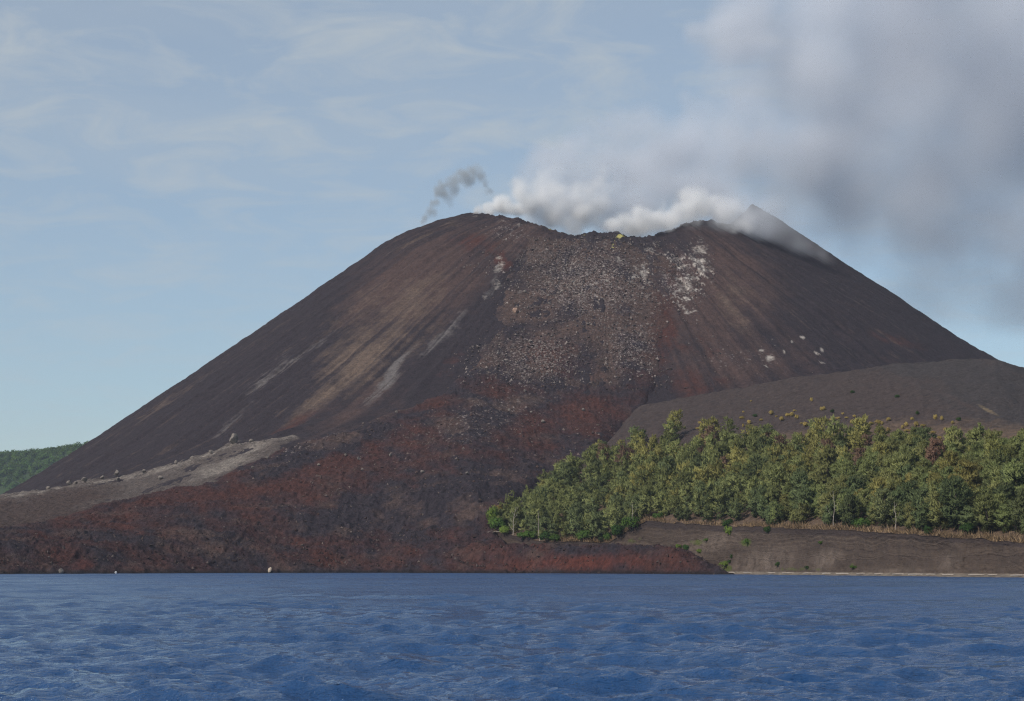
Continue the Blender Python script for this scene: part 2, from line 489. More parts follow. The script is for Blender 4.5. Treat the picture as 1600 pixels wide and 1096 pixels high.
M_TUFF = rock_material('bare_ash_slope', (0.054, 0.040, 0.037), [('dark', (0.045, 0.038, 0.038), 0.08, .4, .85), ('tan', (0.15, 0.115, 0.075), 0.12, .4, .8),
    ('litter', (0.125, 0.085, 0.058), 0.10, .3, .9)],
    speck=[('speck', (0.026, 0.023, 0.025), 0.30, .90), ('speck', (0.11, 0.085, 0.07), 0.8, .92)], bump=(0.9, 1.2), var=0.6)

# ================================================================== THE CONE
def cone_masks(X, Y, Z, th, s):
    px, py = project(X, Y, Z)
    st = fbm(th * 0.55, s / 240, 71, 4)                 # streaks run down the slope
    st2 = fbm(th * 2.2, s / 120 + th * .03, 73, 4)
    st3 = fbm(th * 6.0, s / 60, 75, 3)
    wx = px + 10 * fbm(X / 22, Y / 22, 77, 4); wy = py + 10 * fbm(X / 22, Y / 22, 78, 4)
    B = lambda *a: blob(wx, wy, *a)
    tan = np.maximum.reduce([B(560,560,95,60,-38), 0.9*B(640,480,90,40,-38), 0.8*B(500,620,80,22,-38), .55*B(250,640,160,5,-36),
                             .7*B(640,375,70,8,-28), .6*B(700,350,40,6,-14), .5*B(240,640,120,3,-36), 0.55*B(1150,480,40,90,-25), .5*B(100,745,30,4,-33)])
    tan = np.maximum(tan, .62 * B(590,530,150,95,-38))
    tan = tan * (0.85 + 0.5 * st + 0.45 * st2) + 0.16 * st3
    tan = np.maximum(tan, np.clip(1.2 * st2 + .7 * st3 - .10, 0, .38) * sstep(640, 420, px) * sstep(330, 420, py))
    tan = np.maximum(tan, np.clip(1.3 * st2 + 1.0 * st3 - .2, 0, .4) * sstep(1080, 1200, px))
    grey = np.maximum.reduce([B(610,590,70,12,-52), .9*B(700,520,70,13,-48), B(765,452,30,10,-60), .8*B(420,585,75,16,-40), .7*B(370,650,60,8,-40),
                              .6*B(590,610,60,8,-48), .5*B(330,590,100,5,-35), .6*B(470,560,100,6,-40), .5*B(840,400,60,30,0)])
    grey = grey * (0.85 + 0.7 * st2 + 0.5 * st3)
    rust = np.maximum.reduce([.75*B(740,380,60,28,10), B(785,405,18,25,0), .8*B(1040,520,35,120,5), .8*B(1070,600,60,40,0), .6*B(700,570,60,25,-40),
                              .75*B(640,650,90,18,-25), .5*B(1400,530,110,22,15), .7*B(460,660,70,14,-25), .6*B(860,560,60,40,0), .8*B(1100,610,70,22,-20), .5*B(1090,540,90,40,0)])
    rust = rust * (0.9 + 0.5 * st) + 0.1 * st2
    brown = np.maximum.reduce([B(660,440,150,80,-30), B(1110,470,120,120,15), .8*B(780,370,120,40,0), .15*B(1350,500,150,60,30), .8*B(1150,570,150,60,0),.6*B(560,640,120,50,-30)])
    brown = (brown + .08) * (0.9 + 0.5 * st + .4 * st2)
    n = 0.55 + 0.6 * fbm(X / 6, Y / 6, 79, 4)
    P = lambda *a: blob(px + 4 * fbm(X / 7, Z / 7, 80, 3), py + 4 * fbm(X / 7, Z / 7, 81, 3), *a)
    pale = np.maximum.reduce([P(780,412,10,22,10), .8*P(776,445,8,14,20), .6*P(760,462,8,16,40), P(1000,428,20,16,0), .8*P(968,408,12,8,0), .9*P(1055,408,18,22,0), .8*P(1075,440,26,34,-10),
                              .7*P(1095,405,24,44,-15), .8*P(1068,470,14,12,0), .75*P(1078,487,16,8,0), .6*P(1015,395,16,26,0), .45*P(905,410,30,10,0), .5*P(745,338,30,4,0), .5*P(800,350,40,5,10)]) * n * 1.2 + .55 * (fbm(X / 3.0, Z / 2.0, 82, 3) > .34) * np.clip(blob(px, py, 930, 430, 150, 60, 0) + blob(px, py, 1070, 440, 60, 80, 0) + .6 * blob(px, py, 1130, 555, 130, 40, 0), 0, 1)
    pale = np.maximum.reduce([pale, 1.0*P(1203,560,12,6,12), 1.*P(1190,548,5,3,0), P(1253,527,6,3.5,35), P(1236,535,3.5,3,0), .95*P(1224,551,4,4,50), .9*P(1284,547,4,7,-25), .95*P(1277,552,9,2.5,28), .8*P(1283,567,9,2,28),
                              .8*P(1212,540,4,2,0), .8*P(1205,531,2.5,2,0), .75*P(1197,572,8,2,35)]) * 1.0
    sul = np.maximum.reduce([P(965,371,14,4,0), .9*P(958,384,5,5,0), P(932,422,6,5,0), .6*P(900,365,30,3,0), .5*P(855,355,18,3,25)]) * (n + .35)
    speck = np.maximum.reduce([B(920,430,170,75,0), B(1060,430,60,70,0), .9*B(830,560,110,60,0), .9*B(980,540,70,60,0), .8*B(790,360,80,30,0), .75*B(1150,560,160,40,0), .6*B(620,650,160,30,-20)])
    speck = np.clip(speck, 0, 1) * 0.35 + 0.62 * (speck > 0.02) * np.clip(speck * 3, 0, 1)
    return dict(tan=tan, grey=grey, rust=rust, brown=brown, pale=pale, sulphur=sul, speck=speck)

th_f = np.linspace(-197, 17, 820); th_c = np.linspace(17, 163, 62)[1:-1]
TH = np.concatenate([th_f, th_c])
RR = np.concatenate([np.arange(2, 66, 8), np.arange(66, 135, 1.3), np.arange(135, 520, 1.7), np.arange(520, 700, 3.5), np.arange(700, 1150, 18.0)])
R2, T2 = np.meshgrid(RR, TH, indexing='ij')
Tr = np.radians(T2)
X = XC + R2 * np.cos(Tr); Y = YC + R2 * np.sin(Tr)
Z = ground(X, Y)
TW = np.where(T2 < -180, T2 + 360, np.where(T2 > 180, T2 - 360, T2))
S_ = R2 - rim_radius(TW)
low = sstep(40, 110, Z)
g1 = fbm(T2 * 0.8, S_ / 260, 21, 4); g2 = fbm(T2 * 3.2, S_ / 110, 23, 4)
Zd = 1.9 * g1 + 0.42 * g2 * low * (.4 + .9 * np.clip(fbm(X / 60, Y / 60, 22, 3) + .4, 0, 1)) + 0.6 * fbm(X / 3.2, Y / 3.2, 25, 3) + 1.5 * fbm(X / 22, Y / 22, 26, 5)
rimrough = np.exp(-((S_ - 2) / 16.0) ** 2)
Zd = Zd * (0.55 + 0.45 * sstep(5, 60, S_)) + rimrough * (2.4 * fbm(X / 9, Y / 9, 27, 4) + 1.2 * ridged(X / 4, Y / 4, 28, 2))
Z = Z + Zd
cone_attr = cone_masks(X, Y, Z, T2, S_)
volcano = grid_obj('volcano', X, Y, Z, M_CONE, {k: v.ravel() for k, v in cone_attr.items()}, wrap=True)
tag(volcano, 'dark brown and black volcano cone streaked with tan ash, smoking at its crater', 'volcano', kind='structure')

# ================================================================== LAVA FIELD AND DEBRIS FAN
pxs = np.linspace(-430, 1150, 790)
dist_rows = np.concatenate([np.linspace(-36, 30, 54), np.linspace(31, 330, 220), np.linspace(332, 640, 130)])
P2, D2 = np.meshgrid(pxs, dist_rows, indexing='xy')
DD = shore(P2) + D2
X = (P2 - 800) / F * DD; Y = DD
Z, SD = lava_top(X, Y)
px, py = project(X, Y, Z)
wx = px + 14 * fbm(X / 30, Y / 30, 90, 4); wy = py + 10 * fbm(X / 30, Y / 30, 91, 4)
B = lambda *a: blob(wx, wy, *a)
st = fbm(px / 60 + py / 60, (py - px * 0.5) / 18, 92, 4)
rust = 0.47 + 0.6 * st + 0.35 * fbm(X / 25, Y / 12, 93, 4)
rust = rust + .4 * B(560,720,190,22,-18) + .35 * B(900,650,110,35,-20) + .3 * B(350,770,120,20,-10) - .9 * B(480,715,110,16,-22) - .6 * B(930,520,50,60,0) - .6 * B(620,800,200,30,-8) - .45 * B(700,760,220,40,-15) - .45 * B(770,650,140,22,-22) + .25 * B(980,880,150,22,0)
cm = cone_masks(X, Y, Z, np.degrees(np.arctan2(Y - YC, X - XC)), np.hypot(X - XC, Y - YC) - 110)
upw = sstep(640, 500, py)
rust = rust * (1 - upw) + cm['rust'] * upw
brown = cm['brown'] * upw + upw * (.55 + .5 * fbm(X / 20, Y / 20, 94, 4)) + (1 - upw) * (.35 + .6 * fbm(X / 20, Y / 20, 94, 4))
grey = cm['grey'] * upw
red = np.maximum.reduce([.95 * B(900,878,190,20,0), .85 * B(128,880,34,14,0), .5 * B(1080,880,50,20,0), .45 * B(720,880,120,15,0), .35 * B(360,860,300,30,0)])
speck = np.maximum.reduce([B(920,440,150,95,0), .9 * B(830,560,110,60,0), .85 * B(985,540,70,70,0), .62 * B(760,650,240,70,-20), .6 * B(480,700,120,30,-20)])
speck = np.clip(speck, 0, 1) * 0.32 + 0.66 * np.clip(speck * 3, 0, 1)
P = lambda *a: blob(px + 3 * fbm(X / 7, Z / 7, 80, 3), py + 3 * fbm(X / 7, Z / 7, 81, 3), *a)
nn = 0.5 + 0.7 * fbm(X / 6, Y / 6, 79, 4)
pale = np.maximum.reduce([P(1000,428,20,16,0), .8 * P(968,408,12,8,0), .7 * P(1020,400,12,26,0), .5 * P(905,410,30,10,0), .6 * P(812,455,8,6,0), .7 * P(805,487,8,9,-60), .35 * P(930,450,130,70,0)]) * nn * 1.15 + .55 * (fbm(X / 3.0, Z / 2.0, 82, 3) > .32) * np.clip(blob(px, py, 930, 430, 150, 60, 0) + blob(px, py, 1060, 440, 50, 70, 0), 0, 1)
sul = np.maximum.reduce([P(965,374,14,5,0), .9 * P(958,386,5,5,0), P(932,422,6,5,0)]) * (nn + .3)
lava = grid_obj('lava_field', X, Y, Z, M_LAVA, dict(rust=rust, red=red, speck=speck, pale=pale, sulphur=sul, brown=brown, grey=grey), keep=SD > -9)
tag(lava, 'rust red and black blocky lava flow spreading from the crater to the sea', 'lava field', kind='structure')

pxs = np.linspace(-430, 540, 420)
dist_rows = np.linspace(20, 640, 330)
P2, D2 = np.meshgrid(pxs, dist_rows, indexing='xy')
DD = shore(P2) + D2
X = (P2 - 800) / F * DD; Y = DD
g = ground(X, Y); px, py = project(X, Y, g)
SD = sd_poly(px + 8 * fbm(X / 25, Y / 25, 95, 4), py + 6 * fbm(X / 25, Y / 25, 96, 4), DEBRIS_POLY)
Z = g + 1.3 * sstep(-2, 10, SD) + np.minimum(SD, 0) * .5 + (1.2 * fbm(X / 14, Y / 14, 97, 4) + 0.8 * ridged(X / 5, Y / 5, 98, 3) + .7 * fbm(X / 2.5, Y / 2.5, 100, 3)) * sstep(-3, 8, SD)
lev = np.clip(1 - np.abs(SD - 7) / 8, 0, 1) * sstep(0, -12, py - ip(px, [0, 150, 330, 430], [800, 780, 735, 700]))
Z = Z + lev * (.5 + 1.2 * fbm(X / 7, Y / 7, 99, 3))
px, py = project(X, Y, Z)
wx = px + 14 * fbm(X / 30, Y / 30, 90, 4); wy = py + 10 * fbm(X / 30, Y / 30, 91, 4)
B = lambda *a: blob(wx, wy, *a)
debris = grid_obj('debris_fan', X, Y, Z, M_DEBRIS, dict(rust=np.maximum(1.1 * B(0,815,220,45,0), .9 * B(80,785,120,25,-10)) + .2,
    pale=np.maximum.reduce([.9 * B(350,728,70,14,-18), .75 * B(260,732,90,8,-14), .9 * B(395,703,40,10,-20), .8 * lev, .9 * B(470,680,50,5,-14)]), speck=0.72 + .28 * lev), keep=SD > -8)
tag(debris, 'pale grey fan of rubble at the foot of the cone beside red lava', 'rubble fan', kind='structure')

# ================================================================== TUFF RING, CLIFF AND BEACH
gpx = np.concatenate([np.linspace(690, 1640, 440), np.linspace(1645, 2100, 40)])
gv = np.concatenate([np.linspace(0.0, 0.12, 20), np.linspace(0.127, 1.1, 140), np.linspace(1.12, 1.9, 20)])
P2, V2 = np.meshgrid(gpx, gv, indexing='xy')
DC = cliff_d(P2)
DD = DC + V2 * (crest_d(P2) - DC)
X = (P2 - 800) / F * DD; Y = DD
Z, VV = tuff(P2, DD)
px, py = project(X, Y, Z)
down = fbm((px - py * 1.9) / 14, (py + px * .3) / 60, 110, 4)
dark = 1.0 * blob(px, py, 1600, 630, 260, 80, 20) + .3 * down + 0.45 * blob(px, py, 1450, 575, 160, 14, 0)  # wide right-hand blob: shadow across the slope painted into the ash colour
tan_ = np.maximum.reduce([.8 * blob(px, py, 1545, 642, 30, 4, 28), .5 * blob(px, py, 1470, 655, 18, 4, 20), .35 * blob(px, py, 1250, 650, 200, 10, 0)]) + .12 * down
litter = sstep(0.62, 0.45, VV) * 0.75
tuff_o = grid_obj('ash_slope', X, Y, Z, M_TUFF, dict(dark=dark, tan=tan_, litter=litter, speck=0.95 + 0 * X))
tag(tuff_o, 'bare dark ash slope of the old crater ring above the forest', 'ash slope', kind='structure')

def cliff_material():
    b = NB('layered_cliff')
    co = b.coords(); sep = b.n.new('ShaderNodeSeparateXYZ'); b.l.new(co, sep.inputs[0])
    warp = b.math('MULTIPLY', b.math('SUBTRACT', b.noise(0.045, 4, 0.55), 0.5), 7.0)
    warp2 = b.math('MULTIPLY', b.math('SUBTRACT', b.noise(0.5, 4, 0.6), 0.5), 0.8)
    zz = b.math('ADD', b.math('ADD', sep.outputs[2], warp), warp2)
    lay = b.n.new('ShaderNodeTexNoise'); lay.noise_dimensions = '1D'; lay.inputs['Scale'].default_value = 0.6
    lay.inputs['Detail'].default_value = 5; lay.inputs['Roughness'].default_value = .7
    b.l.new(zz, lay.inputs['W'])
    col = b.mix(b.rng(lay.outputs['Fac'], .36, .64), (0.044, 0.032, 0.028), (0.090, 0.067, 0.053))
    col = b.mix(b.math('MULTIPLY', b.rng(lay.outputs['Fac'], .60, .72, 0, .75), b.rng(b.noise(.12, 4, .6), .45, .65)), col, (0.17, 0.13, 0.098))
    vv_ = b.noise(1.0, 5, .65, .2, b.scale_vec((.16, .16, .035)))
    col = b.mix(b.rng(vv_, .40, .62, 0, .75), col, b.mix(b.rng(b.noise(.4, 5, .7), .35, .65), (0.050, 0.037, 0.032), (0.086, 0.065, 0.052)))
    col = b.mix(b.math('MULTIPLY', b.attr('talus'), b.rng(b.noise(.2, 5, .6), .3, .6)), col, (0.145, 0.112, 0.092))
    col = b.mix(b.rng(b.attr('cap'), .2, .8), col, (0.045, 0.034, 0.032))
    col = b.mix(b.math('MULTIPLY', b.rng(b.math('ADD', b.attr('moss'), b.noise(.25, 6, .7)), .95, 1.15), .75), col, (0.075, 0.10, 0.022))
    k = b.math('ADD', b.math('MULTIPLY', b.noise(1.2, 5, .7), .8), .6)
    col = b.mix(1.0, col, b.grey(k), 'MULTIPLY')
    h = b.math('ADD', b.math('MULTIPLY', lay.outputs['Fac'], 1.2), b.noise(.6, 6, .65))
    b.principled(col, 0.95, b.bump(h, .7, 1.0), .15)
    return b.m
M_CLIFF = cliff_material()
cpx = np.concatenate([np.linspace(700, 925, 120), np.linspace(930, 1620, 800), np.linspace(1623, 2000, 120)])
sv = np.linspace(0, 1, 62)
P2, S2 = np.meshgrid(cpx, sv, indexing='xy')
ztop, _ = tuff(P2, cliff_d(P2) + 0.4)
zbot = 0.5
width = ip(P2, [930, 1000, 1130, 1600], [8, 9, 9, 7])
gul = fbm(P2 / 34, S2 * 0.6, 120, 4); gul2 = ridged(P2 / 60, S2 * .5 + 2, 122, 3)
prof = np.where(S2 < .2, S2 * .35, .07 + (S2 - .2) / .8 * .93)           # steep cap, then slope, then talus
prof = prof * .8 + .2 * S2 ** 2.2
DD = cliff_d(P2) + 0.4 - prof * width - (3.0 * gul + 2.2 * gul2) * np.sin(np.clip(S2 * 1.15, 0, 1) * math.pi) - 0.5 * fbm(P2 / 6, S2 * 14, 124, 3) * sstep(0, .1, S2)
Z = ztop + (zbot - ztop) * S2 - 0.05 + 0.25 * fbm(P2 / 5, S2 * 9, 126, 3) * sstep(0, .08, S2)
X = (P2 - 800) / F * DD; Y = DD
px, py = project(X, Y, Z)
tal = np.maximum.reduce([blob(px, py, 1190, 880, 60, 24, -12), blob(px, py, 1290, 875, 30, 16, -20), .7 * blob(px, py, 1480, 885, 20, 22, 60), .8 * blob(px, py, 1110, 850, 60, 20, -20), .6 * blob(px, py, 1400, 893, 60, 6, 0)])
moss = np.maximum.reduce([.7 * blob(px, py, 1165, 848, 16, 10, 0), .6 * blob(px, py, 1090, 848, 24, 10, 0), .8 * blob(px, py, 1135, 888, 14, 10, 0), .5 * blob(px, py, 1330, 883, 22, 6, 0), .5 * blob(px, py, 1250, 890, 80, 6, 0), .5 * blob(px, py, 1000, 845, 40, 12, 0)])
f = grid_faces(*X.shape)
V = np.stack([X.ravel(), Y.ravel(), Z.ravel()], 1)
cliff = link('sea_cliff', raw_mesh('sea_cliff', V, f, M_CLIFF, True, dict(talus=tal.ravel(), moss=moss.ravel(), cap=(sstep(.17, .10, S2) * (0.75 + .4 * gul)).ravel())))
tag(cliff, 'layered brown ash cliff between the forest edge and the beach', 'cliff', kind='structure')

def simple_rock(name, c1, c2, sc=0.8, rough=.95, bump=.5):
    b = NB(name)
    col = b.mix(b.rng(b.noise(sc, 6, .7), .3, .7), c1, c2)
    b.principled(col, rough, b.bump(b.noise(sc * 2, 5, .7), bump, .4), .15)
    return b.m
M_BEACH = simple_rock('beach_sand', (0.075, 0.062, 0.053), (0.21, 0.175, 0.14), .35)
bp = np.linspace(1040, 2000, 500); bs = np.linspace(0, 1, 14)
P2, S2 = np.meshgrid(bp, bs, indexing='xy')
w0 = ip(P2, [930, 1000, 1130, 1600], [10, 15, 15, 9])
DD = cliff_d(P2) - w0 + 3.5 - S2 * (11 + 2 * fbm(P2 / 30, P2 * 0, 130, 3))
Z = 1.15 * (1 - S2) ** 1.1 - 0.75 * S2 + .1 * fbm(P2 / 4, S2 * 6, 131, 3)
X = (P2 - 800) / F * DD
beach = grid_obj('beach', X, DD, Z, M_BEACH)
tag(beach, 'narrow pale strip of beach below the brown cliff', 'beach', kind='structure')

# ================================================================== THE SEA
def sea_material():
    b = NB('sea_water')
    co = b.coords()
    v1 = b.scale_vec((0.45, 1.0, 1.0), co)
    n1 = b.noise(0.85, 6, .62, .5, v1)
    n2 = b.noise(5.5, 3, .55, .2, v1)
    n3 = b.noise(2.6, 4, .6, .4, v1)
    nb = b.bump(n1, 1.0, .50); nb = b.bump(n3, 1.0, .20, nb); nb = b.bump(n2, 1.0, .06, nb)
    wind = b.rng(b.noise(.035, 5, .6, .5, b.scale_vec((.5, 1.0, 1.0), co)), .34, .66, .55, 1.5)
    b.principled((0.017, 0.058, 0.155), b.math('MULTIPLY', b.attr('chop'), wind), nb, 0.5, IOR=1.333)
    return b.m
M_SEA = sea_material()
az = np.radians(np.concatenate([np.linspace(-17.5, 17.5, 410), np.linspace(18, 342, 80)]))
dr = np.concatenate([np.array([3, 12, 22, 30]), np.geomspace(38, 220, 500), np.geomspace(221, 1000, 270), np.geomspace(1030, 9000, 30)])
D2, A2 = np.meshgrid(dr, az, indexing='ij')
X = D2 * np.sin(A2); Y = D2 * np.cos(A2)
rs = np.random.default_rng(3)
Zs = np.zeros_like(X); GX = np.zeros_like(X); GY = np.zeros_like(X)
row_sp = np.gradient(dr)[:, None]
for i in range(110):
    lam = 0.5 * (18.0 / 0.5) ** rs.random()
    wd = math.radians(250) + rs.normal(0, 0.5 if lam < 4 else 0.3)
    k = 2 * math.pi / lam
    amp = 0.0145 * lam ** 0.55 * (0.85 if 3 < lam < 7 else 1.0) * (0.6 + .8 * rs.random())
    ph = rs.random() * 6.28
    sp = np.maximum(row_sp, D2 * 0.0013)
    att = sstep(2.2, 4.5, lam / sp)
    grp = 0.65 + 0.5 * vnoise(X / (lam * 5) + i, Y / (lam * 5), i)
    q = k * (X * math.cos(wd) + Y * math.sin(wd)) + ph
    A_ = amp * grp * att
    Zs += A_ * np.sin(q); c_ = 1.15 * A_ * np.cos(q)
    GX += c_ * math.cos(wd); GY += c_ * math.sin(wd)
Zs *= np.concatenate([np.ones(774), np.linspace(.6, 0, 30)])[:, None]
Zs = np.where(np.abs(((np.degrees(A2) + 180) % 360) - 180) > 17.6, Zs * 0.3, Zs)
f = up_faces(grid_faces(len(dr), len(az), True), X, Y)
inn = np.abs(((np.degrees(A2) + 180) % 360) - 180) < 17.4
chop = np.append(ip(D2, [30, 90, 250, 700], [.04, .07, .20, .34]).ravel(), .1)
V = np.stack([(X + GX * inn).ravel(), (Y + GY * inn).ravel(), Zs.ravel()], 1)
V = np.concatenate([V, [[0, 0, 0]]])
n = len(az); ctr = len(V) - 1
capf = np.stack([np.arange(n), np.full(n, ctr), (np.arange(n) + 1) % n], 1)
if np.cross(V[capf[0,1]] - V[capf[0,0]], V[capf[0,2]] - V[capf[0,0]])[2] < 0: capf = capf[:, ::-1]
sea = link('sea', raw_mesh('sea', V, [f, capf], M_SEA, True, dict(chop=chop)))
tag(sea, 'choppy deep blue sea in front of the volcano', 'sea', kind='structure')

# ================================================================== FAR FORESTED HILL
def far_hill_z(x, y):
    px = col_of(x, y)
    zc = zat(ip(px, [-700, -400, -100, 0, 60, 115, 200, 400], [644, 694, 718, 718, 714, 704, 690, 724]), 4200.0)
    t = np.clip((y - 3560) / 640, 0, 1)
    z = zc * np.sin(t * math.pi / 2) ** 0.9 - np.maximum(0, y - 4200) * .4
    return z + 9 * fbm(x / 120, y / 120, 140, 4) * t + 3
def leaf_material(name, c_attr=False, base=(0.08, 0.1, 0.03), trans=0.42):
    b = NB(name)
    if c_attr:
        n = b.n.new('ShaderNodeAttribute'); n.attribute_name = 'tint'; col = n.outputs['Color']
    elif base is None:
        n = b.n.new('ShaderNodeObjectInfo'); col = n.outputs['Color']
    else:
        col = base
    k = b.math('ADD', b.math('MULTIPLY', b.noise(0.45, 4, .7), 1.1), .45)
    col = b.mix(1.0, col, b.grey(k), 'MULTIPLY')
    d = b.n.new('ShaderNodeBsdfDiffuse'); t = b.n.new('ShaderNodeBsdfTranslucent'); m = b.n.new('ShaderNodeMixShader')
    b.put(d.inputs[0], col); b.put(t.inputs[0], col); m.inputs[0].default_value = trans
    b.l.new(d.outputs[0], m.inputs[1]); b.l.new(t.outputs[0], m.inputs[2]); b.l.new(m.outputs[0], b.out.inputs['Surface'])
    return b.m
M_FOREST = leaf_material('forest_leaves', True)
M_LEAF = leaf_material('tree_leaves', base=None)
M_HILL = simple_rock('hill_ground', (0.03, 0.05, 0.02), (0.05, 0.075, 0.025), .02)
hx = np.linspace(-1650, -640, 130); hy = np.linspace(3540, 4700, 90)
X, Y = np.meshgrid(hx, hy, indexing='xy')
hill = grid_obj('far_hill', X, Y, far_hill_z(X, Y), M_HILL)
tag(hill, 'green forested hill of a farther island beyond the cone', 'hill', kind='structure')

rs = np.random.default_rng(11)
def tri_cloud(centres, radii, per, size, rsn, stretch=1.0, up=0.25):
    """leaf-clump triangles over the shells of ellipsoids: centres (n,3), radii (n,3)"""
    n = len(centres)
    d = rsn.normal(size=(n, per, 3)); d[..., 2] += up; d /= np.linalg.norm(d, axis=-1, keepdims=True)
    rad = 0.55 + 0.5 * rsn.random((n, per, 1))
    p = centres[:, None, :] + d * radii[:, None, :] * rad
    a = rsn.normal(size=(n, per, 3)); a = a - d * (a * d).sum(-1, keepdims=True) * 0.6; a /= np.linalg.norm(a, axis=-1, keepdims=True)
    c = np.cross(d, a) ; c /= np.linalg.norm(c, axis=-1, keepdims=True)
    s = size * (0.6 + .8 * rsn.random((n, per, 1)))
    v = np.stack([p - a * s * stretch, p + a * s * stretch * .9 + d * s * .3, p + c * s], 2)
    return v.reshape(-1, 3)
nc = 2600
cx = -1130 + 330 * (rs.random(nc) * 2 - 1) * 1.0; cyy = 3620 + 610 * rs.random(nc)
cz = far_hill_z(cx, cyy)
cr = 5 + 4.5 * rs.random(nc)
cen = np.stack([cx, cyy, cz + cr * .5], 1)
rad3 = np.stack([cr, cr, cr * .85], 1)
V = tri_cloud(cen, rad3, 44, 2.3, rs); cc = np.repeat(cen - np.array([0, 0, 2.0]), 44 * 3, 0); V = outward(V, cc)
tint = np.array([0.060, 0.110, 0.030]) * (0.6 + .9 * rs.random((nc, 1))) + np.array([0.02, 0.015, 0]) * rs.random((nc, 1))
hf = link('far_forest', leafy(raw_mesh('far_forest', V, np.arange(len(V)).reshape(-1, 3), M_FOREST, True, dict(tint=np.repeat(tint, 44 * 3, 0))), V, cc))
tag(hf, 'green rainforest canopy covering the far hill', 'forest', kind='stuff')

# ================================================================== THE FOREST ON THE TUFF RING
M_BARK = simple_rock('bark', (0.075, 0.058, 0.048), (0.15, 0.12, 0.10), 1.5)
M_DEAD = simple_rock('bleached_wood', (0.34, 0.29, 0.25), (0.52, 0.46, 0.40), 1.2)
def tube(pts, rads, sides=6):
    pts = np.asarray(pts, float); n = len(pts)
    V = []; Fq = []
    for i in range(n):
        t = pts[min(i + 1, n - 1)] - pts[max(i - 1, 0)]; t /= np.linalg.norm(t) + 1e-9
        u = np.cross(t, [0.3, 0.9, 0.1]); u /= np.linalg.norm(u); w = np.cross(t, u)
        for k in range(sides):
            a = 2 * math.pi * k / sides
            V.append(pts[i] + rads[i] * (math.cos(a) * u + math.sin(a) * w))
    for i in range(n - 1):
        for k in range(sides):
            k1 = (k + 1) % sides
            Fq.append((i * sides + k, i * sides + k1, (i + 1) * sides + k1, (i + 1) * sides + k))
    return np.array(V), np.array(Fq)
def join(parts):
    V = []; Fs = []; o = 0
    for v, f in parts:
        V.append(v); Fs.append(f + o); o += len(v)
    return np.concatenate(V), np.concatenate(Fs)
def trunk_mesh(rsn, H, limbs=9, r0=None):
    r0 = r0 or 0.016 * H
    lean = rsn.normal(0, .035, 2) * H
    hs = np.linspace(0, 1, 7)
    wig = np.cumsum(rsn.normal(0, .012 * H, (7, 2)), 0) * hs[:, None]
    sp = np.stack([lean[0] * hs ** 1.5 + wig[:, 0], lean[1] * hs ** 1.5 + wig[:, 1], hs * H * .93 - .4 * (hs == 0)], 1)
    parts = [tube(sp, r0 * (1.15 - hs) + .02, 6)]
    tips = []
    for i in range(limbs):
        h = .22 + .68 * (i + rsn.random()) / limbs
        base = np.array([np.interp(h, hs, sp[:, j]) for j in range(3)])
        a = rsn.random() * 6.28; ln = H * (.30 - .20 * h) * (.7 + .6 * rsn.random())
        e = base + np.array([math.cos(a) * ln, math.sin(a) * ln, ln * (.55 + .4 * rsn.random())])
        mid = (base + e) / 2 + np.array([0, 0, -.06 * ln])
        parts.append(tube([base, mid, e], [r0 * .42 * (1.1 - h), r0 * .28 * (1.1 - h), .02], 4))
        tips.append(e)
    return join(parts), sp, np.array(tips)
def crown_verts(rsn, H, sp, tips, n_clump, per, size, wide):
    """feathery drooping sprays: thin triangles in clumps along and beyond the limbs"""
    c = []
    hs = np.linspace(0, 1, len(sp))
    for i in range(n_clump):
        h = .13 + .88 * (i + rsn.random()) / n_clump
        ax = np.array([np.interp(min(h, 1), hs, sp[:, j]) for j in range(3)])
        env = wide * H * math.sqrt(max(0.03, 1 - ((h - .56) / .50) ** 2)) * (0.7 + .55 * rsn.random())
        a = rsn.random() * 6.28; q = env * math.sqrt(rsn.random()) * 1.0
        c.append(ax + np.array([math.cos(a) * q, math.sin(a) * q, H * .05 * rsn.normal()]))
    c = np.array(c); n = len(c)
    global CL
    CL = c
    rad = H * (.045 + .05 * rsn.random((n, 1, 1)))
    d = rsn.normal(size=(n, per, 3)); d /= np.linalg.norm(d, axis=-1, keepdims=True)
    p = c[:, None, :] + d * rad * rsn.random((n, per, 1)) ** .4 * np.array([1.15, 1.15, .85])
    out = p - np.array([0, 0, H * .35]) - sp[3] * np.array([1, 1, 0]); out[..., 2] *= .5; out /= np.linalg.norm(out, axis=-1, keepdims=True)
    g = out * .8 + rsn.normal(size=out.shape) * .55 + np.array([0, 0, .35]); g /= np.linalg.norm(g, axis=-1, keepdims=True)
    sd = np.cross(g, rsn.normal(size=g.shape)); sd /= np.linalg.norm(sd, axis=-1, keepdims=True)
    L = size * (.6 + .8 * rsn.random((n, per, 1))); Wd = L * .26
    v = np.stack([p - sd * Wd - g * L * .5, p + sd * Wd - g * L * .5, p + g * L], 2)
    return v.reshape(-1, 3)
VAR = []
for i in range(9):
    rsn = np.random.default_rng(100 + i)
    H = [11.5, 10.5, 13, 9.5, 12, 9, 11, 8, 13.5][i]
    (tv, tf), sp, tips = trunk_mesh(rsn, H)
    cv = crown_verts(rsn, H, sp, tips, 84, 32, .72, [.33, .36, .27, .38, .30, .40, .34, .42, .25][i])
    cc = np.repeat(np.array([[sp[3, 0], sp[3, 1], H * .30]]), len(cv), 0); cv = outward(cv, cc)
    VAR.append((raw_mesh('trunk', tv, tf, M_BARK, True), leafy(raw_mesh('crown', cv, np.arange(len(cv)).reshape(-1, 3), M_LEAF, True), cv, cc * .55 + .45 * np.repeat(CL, 32 * 3, 0)), H, sp, tips))

def tuff_xy(x, y): return tuff(col_of(x, y), y)[0]
